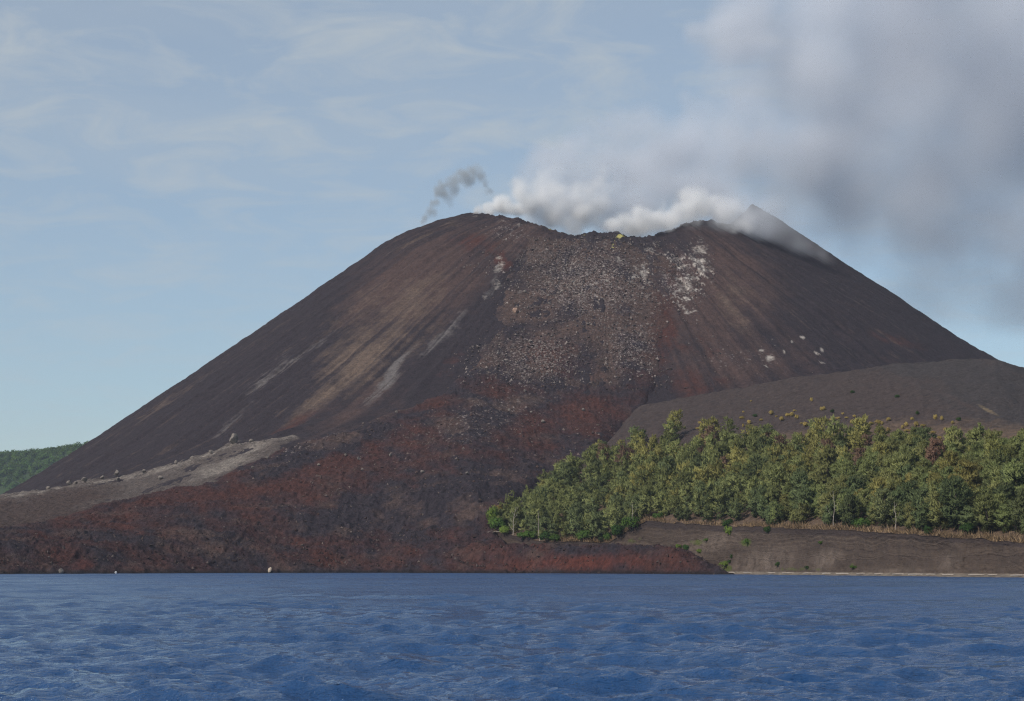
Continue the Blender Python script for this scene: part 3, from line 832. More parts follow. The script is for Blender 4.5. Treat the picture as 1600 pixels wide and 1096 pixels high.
# scatter positions: forest ground between the cliff edge and the upper tree line
rs = np.random.default_rng(5)
UP_PX = [760, 800, 850, 880, 915, 960, 1000, 1060, 1250, 1400, 1440, 1480, 1530, 1640, 1750, 1950]
UP_PY = [815, 790, 760, 742, 716, 696, 688, 684, 678, 688, 702, 712, 705, 716, 730, 770]
pts = []
cell = 6.0
for gx in np.arange(-20, 330, cell):
    for gy in np.arange(480, 1060, cell):
        x = gx + (rs.random() - .5) * cell * .95; y = gy + (rs.random() - .5) * cell * .95
        p0 = col_of(x, y)
        if not (765 < p0 < 1930): continue
        z, v = tuff(np.array(p0), np.array(y))
        z, v = float(z), float(v)
        if v < 0.008: continue
        _, py = project(x, y, z)
        if py < ip(p0, UP_PX, UP_PY) + 5 * rs.normal(): continue
        g = float(ground(np.array(x), np.array(y)))
        lt = float(lava_top(np.array([x]), np.array([y]), False)[0][0])
        if z < max(g, lt) - 0.6: continue
        dt_ = py - ip(p0, UP_PX, UP_PY)
        if rs.random() > .22 + .78 * min(1, max(0, dt_) / 26): continue
        gap = float(fbm(np.array(x / 22), np.array(y / 22), 150, 3))
        if gap > 0.42 and py < 760: continue
        pts.append((x, y, z, v, p0, py))
print('forest trees', len(pts))
TC = dict(olive=(0.228, 0.250, 0.100), yellow=(0.295, 0.280, 0.100), dark=(0.155, 0.185, 0.085), brown=(0.210, 0.140, 0.100), fresh=(0.085, 0.135, 0.030))
def tree_kind(x, y, p0, py):
    r = rs.random()
    yz = .5 + .8 * float(fbm(np.array(x / 45), np.array(y / 45), 151, 3)) + .25 * (1 - abs(py - 725) / 60)
    if py > 800: return 'dark' if r < .5 else 'olive'
    if r < .055 and py < 740: return 'brown'
    if r < .16 + .25 * (p0 < 950): return 'dark'
    if r < .16 + .45 * max(0, yz): return 'yellow'
    return 'olive'
pts.sort(key=lambda p: p[1] - 40 * (p[5] < 720))
inside = [p for p in pts if p[4] < 1612]; chosen = inside[:300]; rest = inside[300:] + [p for p in pts if p[4] >= 1612]
def put_tree(x, y, z, kind, vi, sc, rz, zone):
    root = bpy.data.objects.new('feathery_tree', None); COL.objects.link(root)
    root.location = (x, y, z - .1); root.rotation_euler = (0, 0, rz); root.scale = (sc, sc, sc)
    tm, cm = VAR[vi][0], VAR[vi][1]
    t = bpy.data.objects.new('trunk', tm); COL.objects.link(t); t.parent = root
    c = bpy.data.objects.new('crown', cm); COL.objects.link(c); c.parent = root
    j = 0.75 + .5 * rs.random(); k = TC[kind]
    c.color = (k[0] * j * (0.92 + .16 * rs.random()), k[1] * j, k[2] * j, 1)
    nm = dict(olive='olive green', yellow='yellowish green', dark='dark green', brown='reddish brown dry')[kind]
    where = dict(brink='at the brink of the brown sea cliff', lava='along the forest margin beside the red lava', top='at the upper forest edge below the bare ash slope', mid='inside the dense forest above the cliff')[zone]
    tag(root, nm + ' feathery tree ' + where, 'tree', nm + ' forest trees ' + where)
    return root
for (x, y, z, v, p0, py) in chosen:
    put_tree(x, y, z, tree_kind(x, y, p0, py), int(rs.integers(9)), .55 + .55 * rs.random() + .3 * (rs.random() < .12) - .08 * (py < 720), rs.random() * 6.28, 'lava' if (p0 < ip(py, [700, 760, 830], [960, 880, 860]) and py < 855) else 'brink' if v < .06 else 'top' if py < ip(p0, UP_PX, UP_PY) + 18 else 'mid')
SV = []; ST = []; SCN = []
for (x, y, z, v, p0, py) in rest:
    vi = int(rs.integers(9)); H, sp, tips = VAR[vi][2:]
    sc = .50 + .58 * rs.random() + .3 * (rs.random() < .1) - .08 * (py < 720); a = rs.random() * 6.28
    cv = crown_verts(rs, H, sp, tips, 44, 13, 1.05, .34)
    R = np.array([[math.cos(a), -math.sin(a), 0], [math.sin(a), math.cos(a), 0], [0, 0, 1]])
    cc = np.repeat(np.array([[sp[3, 0], sp[3, 1], H * .30]]), len(cv), 0); cv = outward(cv, cc)
    SV.append(cv @ R.T * sc + np.array([x, y, z - .1])); SCN.append((cc * .55 + .45 * np.repeat(CL, 13 * 3, 0)) @ R.T * sc + np.array([x, y, z - .1]))
    k = np.array(TC[tree_kind(x, y, p0, py)]) * (.75 + .5 * rs.random())
    ST.append(np.repeat(k[None], len(cv), 0))
if SV:
    V = np.concatenate(SV)
    fo = link('forest', leafy(raw_mesh('forest', V, np.arange(len(V)).reshape(-1, 3), M_FOREST, True, dict(tint=np.concatenate(ST))), V, np.concatenate(SCN)))
    tag(fo, 'mass of olive green trees higher up the forested ash slope', 'forest', kind='stuff')

# ------------------------------------------------------------------ dead trees, shrubs, dry grass
def surf(x, y):
    """top of everything solid"""
    px = col_of(x, y)
    a = lava_top(np.atleast_1d(np.float64(x)), np.atleast_1d(np.float64(y)))[0]
    b = tuff(np.atleast_1d(px), np.atleast_1d(np.float64(y)))[0]
    ok = np.atleast_1d(y) >= cliff_d(np.atleast_1d(px))
    return np.where(ok, np.maximum(a, b), a)
def dead_tree(px, py, H, name, label, limbs, seed, lean=0.0, r0=.13):
    h = hit(px, py, surf)
    rsn = np.random.default_rng(seed)
    root = bpy.data.objects.new(name, None); COL.objects.link(root); root.location = (h[0], h[1], h[2] - .2)
    hs = np.linspace(0, 1, 8)
    sp = np.stack([lean * H * hs ** 1.3 + .018 * H * np.sin(hs * 7 + seed), .02 * H * np.cos(hs * 5), H * hs], 1)
    tv, tf = tube(sp, r0 * (1.12 - hs) + .02, 6)
    t = link('trunk', raw_mesh('trunk', tv, tf, M_DEAD), root)
    for i in range(limbs):
        q = .12 + .8 * (i + .5) / limbs
        b0 = np.array([np.interp(q, hs, sp[:, j]) for j in range(3)])
        sgn = 1 if i % 2 else -1
        ln = H * (.34 - .2 * q) * (.7 + .6 * rsn.random())
        e = b0 + np.array([sgn * ln * .55, rsn.normal() * ln * .4, ln * .9])
        m = (b0 + e) / 2 + np.array([sgn * .08 * ln, 0, -.05 * ln])
        bv, bf = tube([b0, m, e], [r0 * .55 * (1.1 - q), r0 * .35, .03], 5)
        link('branch', raw_mesh('branch', bv, bf, M_DEAD), root)
    tag(root, label, 'tree')
    return h
dead_tree(801, 838, 13.5, 'dead_tree', 'bare forked white dead tree standing where forest meets lava', 6, 1, .10, .17)
dead_tree(843, 848, 14.5, 'dead_tree', 'tall thin branchless pale dead trunk at the forest foot by the lava', 1, 2, -.06, .15)
dead_tree(988, 826, 12.0, 'dead_tree', 'pale slender trunk with few branches behind the cliff edge brush', 3, 3, .0, .11)
dead_tree(1303, 822, 13.0, 'dead_tree', 'thin pink grey trunk among dark trees at the cliff edge', 3, 4, .01, .11)
dead_tree(1400, 829, 10.0, 'dead_tree', 'short pale dead tree forking like a Y at the cliff edge', 4, 5, -.03, .12)
lg = hit(785, 838, surf)
lv, lf = tube([(-7, -1.5, .4), (-3, -.4, .75), (1, .2, .6), (4.5, .5, .3)], [.1, .17, .2, .22], 6)
lo = bpy.data.objects.new('fallen_log', None); COL.objects.link(lo); lo.location = lg
link('trunk', raw_mesh('trunk', lv, lf, M_DEAD), lo)
bv, bf = tube([(-3, -.4, .75), (-5, -2.2, 1.1), (-7.5, -3.4, .5)], [.1, .08, .04], 5); link('branch', raw_mesh('branch', bv, bf, M_DEAD), lo)
tag(lo, 'bleached fallen log lying on the lava beside the white dead tree', 'log')

def shrub_mesh(seed, n_lobes=9, per=90, leaf=.32):
    rsn = np.random.default_rng(seed)
    a = rsn.random(n_lobes) * 6.28; q = .75 * np.sqrt(rsn.random(n_lobes))
    cen = np.stack([q * np.cos(a), q * np.sin(a), .45 + .55 * rsn.random(n_lobes) * (1.1 - q)], 1)
    rr = .32 + .28 * rsn.random(n_lobes)
    v = tri_cloud(cen, np.stack([rr, rr, rr * .85], 1), per, leaf * .38, rsn); cc = np.repeat(cen * .6, per * 3, 0); v = outward(v, cc)
    st = []
    for i in range(5):
        st.append(tube([(0, 0, -.25), cen[i] * .5, cen[i]], [.05, .035, .02], 4))
    sv, sf = join(st)
    return leafy(raw_mesh('foliage', v, np.arange(len(v)).reshape(-1, 3), M_LEAF, True), v, cc), raw_mesh('stem', sv, sf, M_BARK)
SHR = [shrub_mesh(200 + i) for i in range(5)]
def shrub(px, py, w, h, color, label, group=None, fn=surf, pos=None, name='shrub', sink=.15):
    p = pos or hit(px, py, fn)
    if p is None: return
    root = bpy.data.objects.new(name, None); COL.objects.link(root)
    root.location = (p[0], p[1], p[2] - sink); root.scale = (w / 2, w / 2, h / 1.45); root.rotation_euler = (0, 0, rs.random() * 6.28)
    f, s = SHR[int(rs.integers(5))]
    c = link('foliage', f, root); j = .8 + .4 * rs.random(); c.color = (color[0] * j, color[1] * j, color[2] * j, 1)
    link('stem', s, root)
    tag(root, label, 'shrub', group)
GREEN = (0.085, 0.145, 0.035); LIME = (0.15, 0.21, 0.045); MID = (0.045, 0.085, 0.025)
for (px, py, w, h, c) in [(770, 824, 9, 12, LIME), (778, 830, 9, 8, GREEN), (790, 836, 7, 5, LIME), (818, 842, 7, 4, GREEN), (830, 845, 7, 5, GREEN), (856, 846, 7, 6, MID), (868, 847, 6, 4.5, GREEN),
                          (912, 845, 9, 6, GREEN), (935, 838, 6, 8, LIME), (948, 846, 6, 5, GREEN), (965, 842, 7, 7, MID), (986, 832, 8, 7, GREEN), (1029, 812, 5, 4, GREEN)]:
    shrub(px, py, w, h, c, 'bright green leafy shrub at the forest foot beside the lava', 'bright green shrubs along the lava margin')
shrub(777, 812, 7, 9, (0.34, 0.26, 0.06), 'golden yellow shrub above the bright green shrubs by the lava')
for (px, py, w, h, c) in [(1222, 814, 4, 4, GREEN), (1350, 826, 6, 5, GREEN), (1338, 823, 4, 4, MID), (1512, 836, 5, 5, MID), (1450, 836, 4, 4, MID), (1240, 818, 3.5, 3, GREEN)]:
    shrub(px, py, w, h, c, 'green shrub growing on the brink of the brown cliff', 'green shrubs on the cliff brink')

def cliff_hit(px, py):
    """point on the cliff sheet nearest a photo pixel"""
    d2 = (CLP[0] - px) ** 2 + (CLP[1] - py) ** 2
    k = int(np.argmin(d2)); return float(CLV[k][0]), float(CLV[k][1]), float(CLV[k][2])
CLV = np.array([v.co[:] for v in cliff.data.vertices]); CLP = project(CLV[:, 0], CLV[:, 1], CLV[:, 2])
for (px, py, w, h, c) in [(1140, 836, 5, 5, LIME), (1136, 825, 5, 5, MID), (1072, 860, 4.5, 3.5, MID), (1093, 864, 3, 2.5, LIME), (1134, 886, 5, 3.5, LIME), (1168, 850, 4, 3, GREEN),
                          (1217, 885, 2.5, 2.5, MID), (1262, 888, 2.6, 1.6, MID), (1143, 872, 2.2, 2.4, MID), (1141, 880, 2, 2, MID), (1105, 846, 3, 2, GREEN), (1283, 850, 2, 1.6, GREEN), (1060, 858, 4, 3, LIME),
                          (1200, 832, 3.5, 3.5, MID), (1335, 888, 3, 1.5, GREEN)]:
    shrub(px, py, w, h, c, 'small green shrub clinging to the face of the brown cliff', 'small shrubs on the cliff face', pos=cliff_hit(px, py), sink=.35)
YEL = (0.40, 0.31, 0.11)
ylist = [(1162, 642), (1167, 660), (1190, 655), (1157, 652), (1241, 640), (1229, 648), (1214, 649), (1235, 648), (1244, 652), (1289, 639), (1315, 645), (1300, 652), (1309, 653), (1325, 651), (1338, 649), (1345, 663), (1352, 657), (1362, 661),
         (1370, 660), (1378, 661), (1300, 655), (1410, 668), (1412, 664), (1416, 672), (1433, 664), (1448, 664), (1464, 653), (1472, 654), (1456, 675), (1469, 684), (1479, 672), (1453, 686), (1420, 654), (1275, 657), (1262, 664), (1276, 672), (1390, 655), (1095, 660),
         (1092, 668), (1158, 665), (1175, 625), (1264, 625), (1208, 645), (1220, 655), (1253, 660), (1330, 660), (1385, 672), (1488, 660)]
for (px, py) in ylist:
    shrub(px + rs.normal() * 2, py + 3, 1.2 + 1.8 * rs.random(), 1.2 + 1.9 * rs.random(), YEL, 'small yellow dry shrub on the bare ash slope above the forest', 'yellow dry shrubs on the ash slope', name='dry_shrub')
for (px, py) in [(1332, 615), (1402, 622), (1301, 645), (1180, 652), (1434, 648), (1498, 658)]:
    shrub(px, py, 2.4, 2.2, MID, 'small dark green shrub alone on the bare ash slope', 'dark shrubs on the ash slope')

# dry brush along the cliff top and beside the lava: one mass of thin stalks
M_DRY = leaf_material('dry_stalks', True, trans=.15)
ncl = 95
cpx_b = np.where(rs.random(ncl) < .85, 960 + 670 * rs.random(ncl), 850 + 110 * rs.random(ncl))
cw_ = 4 + 10 * rs.random(ncl); ch_ = .6 + 1.5 * rs.random(ncl)
bpx = np.repeat(cpx_b, 55) + rs.normal(size=ncl * 55) * np.repeat(cw_, 55); chh = np.repeat(ch_, 55)
bd = cliff_d(bpx) + .2 + np.abs(rs.normal(0, 2.2, ncl * 55))
bx = (bpx - 800) / F * bd
bz = tuff(bpx, bd)[0]
n = len(bx); hgt = (.5 + 1.2 * rs.random(n)) * chh
dx, dy = rs.normal(0, .6, n) * hgt, rs.normal(0, .6, n) * hgt
w = .10 + .12 * rs.random(n); a = rs.random(n) * 6.28
v0 = np.stack([bx - w * np.cos(a), bd - w * np.sin(a), bz - .15], 1); v1 = np.stack([bx + w * np.cos(a), bd + w * np.sin(a), bz - .15], 1)
v2 = np.stack([bx + dx, bd + dy, bz + hgt], 1)
V = np.stack([v0, v1, v2], 1).reshape(-1, 3)
tn = np.array([0.25, 0.175, 0.105]) * (.55 + .8 * rs.random((n, 1))) * np.array([1, 1, 1.0])
br = link('dry_brush', raw_mesh('dry_brush', V, np.arange(len(V)).reshape(-1, 3), M_DRY, False, dict(tint=np.repeat(tn, 3, 0))))
tag(br, 'tan dry brush and grass along the cliff top', 'dry brush', kind='stuff')

# ------------------------------------------------------------------ rocks
def rock_mesh(seed, sub=2, mat=None, flat=.8):
    import bmesh
    bm = bmesh.new(); bmesh.ops.create_icosphere(bm, subdivisions=sub, radius=1.0)
    rsn = np.random.default_rng(seed)
    dirs = rsn.normal(size=(11, 3)); dirs /= np.linalg.norm(dirs, axis=1, keepdims=True); lim = .55 + .4 * rsn.random(11)
    for v in bm.verts:
        p = np.array(v.co); 
        for d_, l_ in zip(dirs, lim):
            e = p @ d_
            if e > l_: p = p - d_ * (e - l_)
        p = p * (1 + .06 * rsn.normal()); v.co = (p[0], p[1] * .9, p[2] * flat)
    me = bpy.data.meshes.new('boulder'); bm.to_mesh(me); bm.free(); me.materials.append(mat); return me
M_PALE = simple_rock('pale_rock', (0.11, 0.095, 0.085), (0.23, 0.20, 0.175), .8)
M_DARKROCK = simple_rock('dark_rock', (0.05, 0.042, 0.042), (0.10, 0.075, 0.068), .6)
M_PINK = simple_rock('pinkish_rock', (0.26, 0.16, 0.12), (0.40, 0.28, 0.22), .6)
M_WHITE = simple_rock('cream_rock', (0.36, 0.29, 0.22), (0.50, 0.42, 0.33), .8)
def boulder(px, py, w, h, mat, seed, label, fn=surf, group=None):
    p = hit(px, py, fn)
    if p is None: return
    o = link('boulder', rock_mesh(seed, 2, mat)); o.location = (p[0], p[1], p[2] + h * .25)
    o.scale = (w / 2, w / 2 * .9, h / 2 / .8); o.rotation_euler = (0, 0, seed * 1.3)
    tag(o, label, 'boulder', group)
def debris_surf(x, y):
    x = np.atleast_1d(np.float64(x)); y = np.atleast_1d(np.float64(y))
    return ground(x, y) + 2.4
boulder(365, 690, 7, 7.5, M_PALE, 1, 'large pale angular boulder at the top of the grey rubble fan', debris_surf)
for i, (px, py, w, h) in enumerate([(108, 757, 4, 3.5), (132, 752, 5, 3.5), (182, 742, 4, 4), (184, 750, 3, 2.4), (251, 748, 3.5, 3), (300, 718, 4, 3), (225, 738, 3.4, 2.6), (330, 708, 3.5, 3), (118, 756, 4.2, 2.6), (75, 764, 3, 2.3), (160, 748, 3.2, 2.8), (275, 724, 3.6, 2.8), (393, 690, 3.4, 2.6)]):
    boulder(px, py, w, h, M_PALE, 10 + i, 'pale boulder on the rubble ridge edging the dark ash flank', debris_surf, 'pale boulders along the rubble fan')
boulder(805, 489, 5.5, 5, M_PINK, 40, 'pinkish tan boulder on the blocky upper lava flow')
boulder(1064, 486, 4, 3.5, simple_rock('red_rock', (0.40, 0.14, 0.10), (0.5, 0.2, 0.15), .6), 41, 'small red boulder under the white stained gully of the cone')
for i, (px, py, w) in enumerate([(848, 660, 3.2), (911, 642, 2.6), (795, 642, 2.4), (620, 645, 2.2), (560, 718, 2.6), (540, 713, 2.4), (610, 713, 2.6), (498, 728, 2.2), (660, 739, 2.4), (820, 457, 3.4), (858, 475, 2.4), (1005, 700, 2), (828, 535, 3), (847, 548, 2), (820, 612, 2.2), (830, 645, 1.8), (730, 741, 2.4), (418, 717, 2.6), (395, 732, 2.4)]):
    boulder(px, py, w, w * .8, M_PALE, 60 + i, 'pale boulder lying on the rust red and black lava flow', group='pale boulders on the lava flow')
boulder(421.5, 894.2, 2.4, 3.4, M_WHITE, 43, 'cream coloured block standing at the lava shore')
boulder(95, 895.3, 2.6, 2.6, M_PALE, 44, 'tan boulder at the waterline of the lava shore')
boulder(181, 896.2, 1.3, 1.2, simple_rock('white_rock', (0.45, 0.45, 0.45), (0.6, 0.6, 0.6), .6), 46, 'small white rock at the waterline below dark lava')
for i, (px, w) in enumerate([(1142, 3), (1168, 5), (1205, 4), (1232, 6), (1262, 5), (1290, 4), (1316, 6), (1344, 5), (1371, 4), (1402, 5), (1432, 7), (1452, 4), (1480, 5), (1523, 6), (1548, 4), (1590, 6)]):
    d0 = float(cliff_d(np.array(float(px)))) - ip(px, [930, 1000, 1130, 1600], [10, 15, 15, 9]) - .6
    x0 = (px - 800) / F * d0
    a = rs.normal(0, .25)
    v, f = tube([(-w / 2, 0, .15), (-w / 6, .05, .24), (w / 5, 0, .2), (w / 2, 0, .12)], [.16, .2, .18, .09], 6)
    o = link('driftwood_log', raw_mesh('driftwood_log', v, f, M_DEAD), loc=(x0, d0, .5)); o.rotation_euler = (0, 0, a)
    tag(o, 'bleached driftwood log on the narrow beach below the cliff', 'driftwood', 'driftwood logs on the beach')
# loose rubble over the upper flow and the cone: too many to count
nr = 26000
cpx_ = np.concatenate([880 + 120 * rs.normal(size=nr // 2), 820 + 260 * rs.normal(size=nr // 4), 700 + 250 * rs.normal(size=nr - nr // 2 - nr // 4)])
cd_ = np.concatenate([1250 + 230 * rs.random(nr // 2), 1080 + 380 * rs.random(nr // 4), 960 + 260 * rs.random(nr - nr // 2 - nr // 4)])
npx = -60 + 1190 * rs.random(2600); nd_ = shore(npx) - 4 + 62 * rs.random(2600) ** 1.6
cpx_ = np.concatenate([cpx_, npx]); cd_ = np.concatenate([cd_, nd_]); nr = len(cpx_)
x = (cpx_ - 800) / F * cd_
z, sd_ = lava_top(x, cd_)
z = np.maximum(z, ground(x, cd_))
pxx, pyy = project(x, cd_, z)
rx = pxx + 30 * fbm(x / 40, cd_ / 40, 170, 4); ry = pyy + 25 * fbm(x / 40, cd_ / 40, 171, 4)
rd = np.maximum.reduce([blob(rx, ry, 920, 430, 170, 85, 0), blob(rx, ry, 1060, 430, 60, 75, 0), .9 * blob(rx, ry, 830, 560, 120, 60, 0), .8 * blob(rx, ry, 985, 540, 70, 70, 0), .3 * blob(rx, ry, 1150, 560, 160, 50, 0), .35 * (sd_ > 3) * (pyy > 600), 1.0 * (np.arange(nr) >= nr - 2600)])
ok = (rs.random(nr) < rd * 1.15) & (pyy > 362) & (z > -.4) & (cd_ > shore(cpx_) - 8)
shr_ = (np.arange(nr) >= nr - 2600)[ok]
x, y, z, pyy = x[ok], cd_[ok], z[ok], pyy[ok]; n = len(x)
octv = np.array([[1,0,0],[-1,0,0],[0,1,0],[0,-1,0],[0,0,1],[0,0,-1]], float)
octf = np.array([[0,2,4],[2,1,4],[1,3,4],[3,0,4],[2,0,5],[1,2,5],[3,1,5],[0,3,5]])
up_ = pyy < 600
sz = (.25 + .6 * rs.random(n) ** 3) * np.where(up_, 1.15, np.where(shr_, .95, 1.0))
jit = 1 + .35 * rs.normal(size=(n, 6, 1))
a = rs.random(n) * 6.28
rot = np.stack([np.stack([np.cos(a), -np.sin(a), 0 * a], 1), np.stack([np.sin(a), np.cos(a), 0 * a], 1), np.stack([0 * a, 0 * a, 1 + 0 * a], 1)], 1)
loc = (octv[None] * jit + .25 * rs.normal(size=(n, 6, 3))) * sz[:, None, None]
loc = np.einsum('nij,nkj->nki', rot, loc) + np.stack([x, y, z + .2 * sz], 1)[:, None, :]
V = loc.reshape(-1, 3); Fc = (octf[None] + (np.arange(n) * 6)[:, None, None]).reshape(-1, 3)
t = rs.random((n, 1)) ** 2.2
tn = np.array([0.06, 0.045, 0.042]) * (1 - t) + np.array([0.26, 0.22, 0.20]) * t
tn = np.where(up_[:, None], tn, np.where(shr_[:, None], tn * .35 + np.array([0.012, 0.004, 0.003]), tn * .6 + np.array([0.02, 0.008, 0.005])))
def tint_rock(name):
    b = NB(name); nn_ = b.n.new('ShaderNodeAttribute'); nn_.attribute_name = 'tint'
    b.principled(nn_.outputs['Color'], .95, None, .15); return b.m
rb = link('lava_rubble', raw_mesh('lava_rubble', V, Fc, tint_rock('rubble_rock'), False, dict(tint=np.repeat(tn, 6, 0))))
tag(rb, 'scattered pale and dark blocks covering the lava flow', 'rubble', kind='stuff')

# ================================================================== SMOKE, STEAM AND HAZE
_T3 = np.random.default_rng(77).random((64, 64, 64)).astype(np.float32)
def vnoise3(x, y, z):
    xi = np.floor(x).astype(np.int32); yi = np.floor(y).astype(np.int32); zi = np.floor(z).astype(np.int32)
    fx = (x - xi).astype(np.float32); fy = (y - yi).astype(np.float32); fz = (z - zi).astype(np.float32)
    fx = fx * fx * (3 - 2 * fx); fy = fy * fy * (3 - 2 * fy); fz = fz * fz * (3 - 2 * fz)
    x0, y0, z0 = xi & 63, yi & 63, zi & 63; x1, y1, z1 = (x0 + 1) & 63, (y0 + 1) & 63, (z0 + 1) & 63
    L = lambda a, b, t: a + (b - a) * t
    return L(L(L(_T3[x0, y0, z0], _T3[x1, y0, z0], fx), L(_T3[x0, y1, z0], _T3[x1, y1, z0], fx), fy),
             L(L(_T3[x0, y0, z1], _T3[x1, y0, z1], fx), L(_T3[x0, y1, z1], _T3[x1, y1, z1], fx), fy), fz) * 2 - 1
def fbm3(x, y, z, octv=5, gain=.55):
    s = 0; a = 1.; t = 0
    for i in range(octv):
        s = s + a * vnoise3(x + 11.3 * i, y + 5.7 * i, z + 8.1 * i); t += a
        x, y, z = x * 2.03, y * 2.03, z * 2.03; a *= gain
    return s / t
def puff_volume(name, lo, hi, vox, puffs, noise_m, erode, mat, label, dens, warp=0.0, seed=0.0):
    """a fog grid: soft balls (x, y, z, radius, weight) broken up by billowing noise"""
    lo, hi = np.array(lo, float), np.array(hi, float)
    res = np.maximum(((hi - lo) / np.array(vox)).astype(int), 4)
    ax = [np.linspace(lo[i], hi[i], res[i]) for i in range(3)]
    D = np.zeros(res, np.float32)
    gx, gy, gz = np.meshgrid(*ax, indexing='ij')
    wx = fbm3(gx / noise_m / 1.5 + seed, gy / noise_m / 1.5, gz / noise_m / 1.5, 4) * warp
    wz = fbm3(gx / noise_m / 1.5 + 31 + seed, gy / noise_m / 1.5, gz / noise_m / 1.5, 4) * warp
    for (px_, py_, pz_, r, w) in puffs:
        c = (px_, py_, pz_); R = r + abs(warp)
        i0 = [max(0, int(np.searchsorted(ax[i], c[i] - R))) for i in range(3)]
        i1 = [min(res[i], int(np.searchsorted(ax[i], c[i] + R)) + 1) for i in range(3)]
        if any(i1[i] <= i0[i] for i in range(3)): continue
        sl = tuple(slice(i0[i], i1[i]) for i in range(3))
        dd = np.sqrt((gx[sl] + wx[sl] - c[0]) ** 2 + ((gy[sl] - c[1])) ** 2 + (gz[sl] + wz[sl] - c[2]) ** 2) / r
        k = np.clip(1.0 - dd, 0, 1); k = k * k * (3 - 2 * k)
        D[sl] = np.maximum(D[sl], w * k) * .6 + .4 * (D[sl] + w * k)
    n = fbm3(gx / noise_m + seed, gy / noise_m, gz / noise_m, 5)
    D = np.clip(D * (1 + erode * n * 1.6) - erode * .10 + erode * .40 * n, 0, 3) * np.clip(D * 6, 0, 1)
    for i in range(3):                                # nothing touches the grid's faces
        e = np.minimum(np.arange(res[i]), np.arange(res[i])[::-1]) / 6.0
        sh = [1, 1, 1]; sh[i] = res[i]; D = D * np.clip(e, 0, 1).reshape(sh)
    D = (D * dens).astype(np.float32)
    nx, ny, nz = [int(v) for v in res]
    me = bpy.data.meshes.new(name); me.vertices.add(nx * ny * nz)
    V = np.stack([gx, gy, gz], -1).astype(np.float32).transpose(2, 1, 0, 3).reshape(-1, 3)
    me.vertices.foreach_set('co', np.ascontiguousarray(V).ravel())
    at_ = me.attributes.new('amount', 'FLOAT', 'POINT'); at_.data.foreach_set('value', np.ascontiguousarray(D.transpose(2, 1, 0)).ravel())
    me.materials.append(mat)
    o = link(name, me)
    ng = bpy.data.node_groups.new(name, 'GeometryNodeTree')
    ng.interface.new_socket('Geometry', in_out='INPUT', socket_type='NodeSocketGeometry'); ng.interface.new_socket('Geometry', in_out='OUTPUT', socket_type='NodeSocketGeometry')
    N, L = ng.nodes, ng.links
    gi, go = N.new('NodeGroupInput'), N.new('NodeGroupOutput')
    vc = N.new('GeometryNodeVolumeCube'); vc.inputs['Min'].default_value = lo; vc.inputs['Max'].default_value = hi
    for k_, v_ in zip(('X', 'Y', 'Z'), (nx, ny, nz)): vc.inputs['Resolution ' + k_].default_value = v_
    pos = N.new('GeometryNodeInputPosition'); sp = N.new('ShaderNodeSeparateXYZ'); L.new(pos.outputs[0], sp.inputs[0])
    def m(op, a, b):
        q = N.new('ShaderNodeMath'); q.operation = op
        for i_, v_ in enumerate((a, b)):
            if hasattr(v_, 'is_linked'): L.new(v_, q.inputs[i_])
            else: q.inputs[i_].default_value = v_
        return q.outputs[0]
    idx = [m('ROUND', m('MULTIPLY', m('SUBTRACT', sp.outputs[i], float(lo[i])), float((res[i] - 1) / (hi[i] - lo[i]))), 0.0) for i in range(3)]
    f2i = N.new('FunctionNodeFloatToInt')
    def im(op, a, b):
        q = N.new('FunctionNodeIntegerMath'); q.operation = op
        for i_, v_ in enumerate((a, b)):
            if hasattr(v_, 'is_linked'): L.new(v_, q.inputs[i_])
            else: q.inputs[i_].default_value = v_
        return q.outputs[0]
    ii = []
    for s_ in idx:
        f2 = N.new('FunctionNodeFloatToInt'); L.new(s_, f2.inputs[0]); ii.append(f2.outputs[0])
    flat = im('ADD', ii[0], im('MULTIPLY', im('ADD', ii[1], im('MULTIPLY', ii[2], ny)), nx))
    na = N.new('GeometryNodeInputNamedAttribute'); na.data_type = 'FLOAT'; na.inputs['Name'].default_value = 'amount'
    si = N.new('GeometryNodeSampleIndex'); si.data_type = 'FLOAT'; si.domain = 'POINT'
    L.new(gi.outputs[0], si.inputs['Geometry']); L.new(na.outputs['Attribute'], si.inputs['Value']); L.new(flat, si.inputs['Index'])
    L.new(si.outputs['Value'], vc.inputs['Density'])
    sm = N.new('GeometryNodeSetMaterial'); sm.inputs['Material'].default_value = mat
    L.new(vc.outputs['Volume'], sm.inputs['Geometry']); L.new(sm.outputs[0], go.inputs[0])
    md = o.modifiers.new('fog', 'NODES'); md.node_group = ng
    tag(o, label, 'smoke', kind='stuff')
    return o
def smoke_material(name, color, aniso=.2):
    b = NB(name)
    v = b.n.new('ShaderNodeVolumePrincipled'); v.inputs['Color'].default_value = (*color, 1)
    v.inputs['Density'].default_value = 1.0; v.inputs['Anisotropy'].default_value = aniso
    b.l.new(v.outputs[0], b.out.inputs['Volume'])
    return b.m
rs = np.random.default_rng(21)
def puffs(lst, ref, sub=5, dscale=1.0):
    """(photo column, row, radius in pixels, weight, distance) -> balls, each with smaller ones round it"""
    out = []
    for (px_, py_, r, w, d) in lst:
        x_, y_, z_ = at(px_, py_, d); R = r * d / F
        w = w * (ref / r) ** .8
        out.append((x_, y_, z_, R, w))
        for _ in range(sub):
            v = rs.normal(size=3); v /= np.linalg.norm(v)
            q = R * (.45 + .5 * rs.random())
            out.append((x_ + v[0] * R * .75, y_ + v[1] * R * .75 * dscale, z_ + v[2] * R * .75, q, w * (.5 + .6 * rs.random())))
    return out
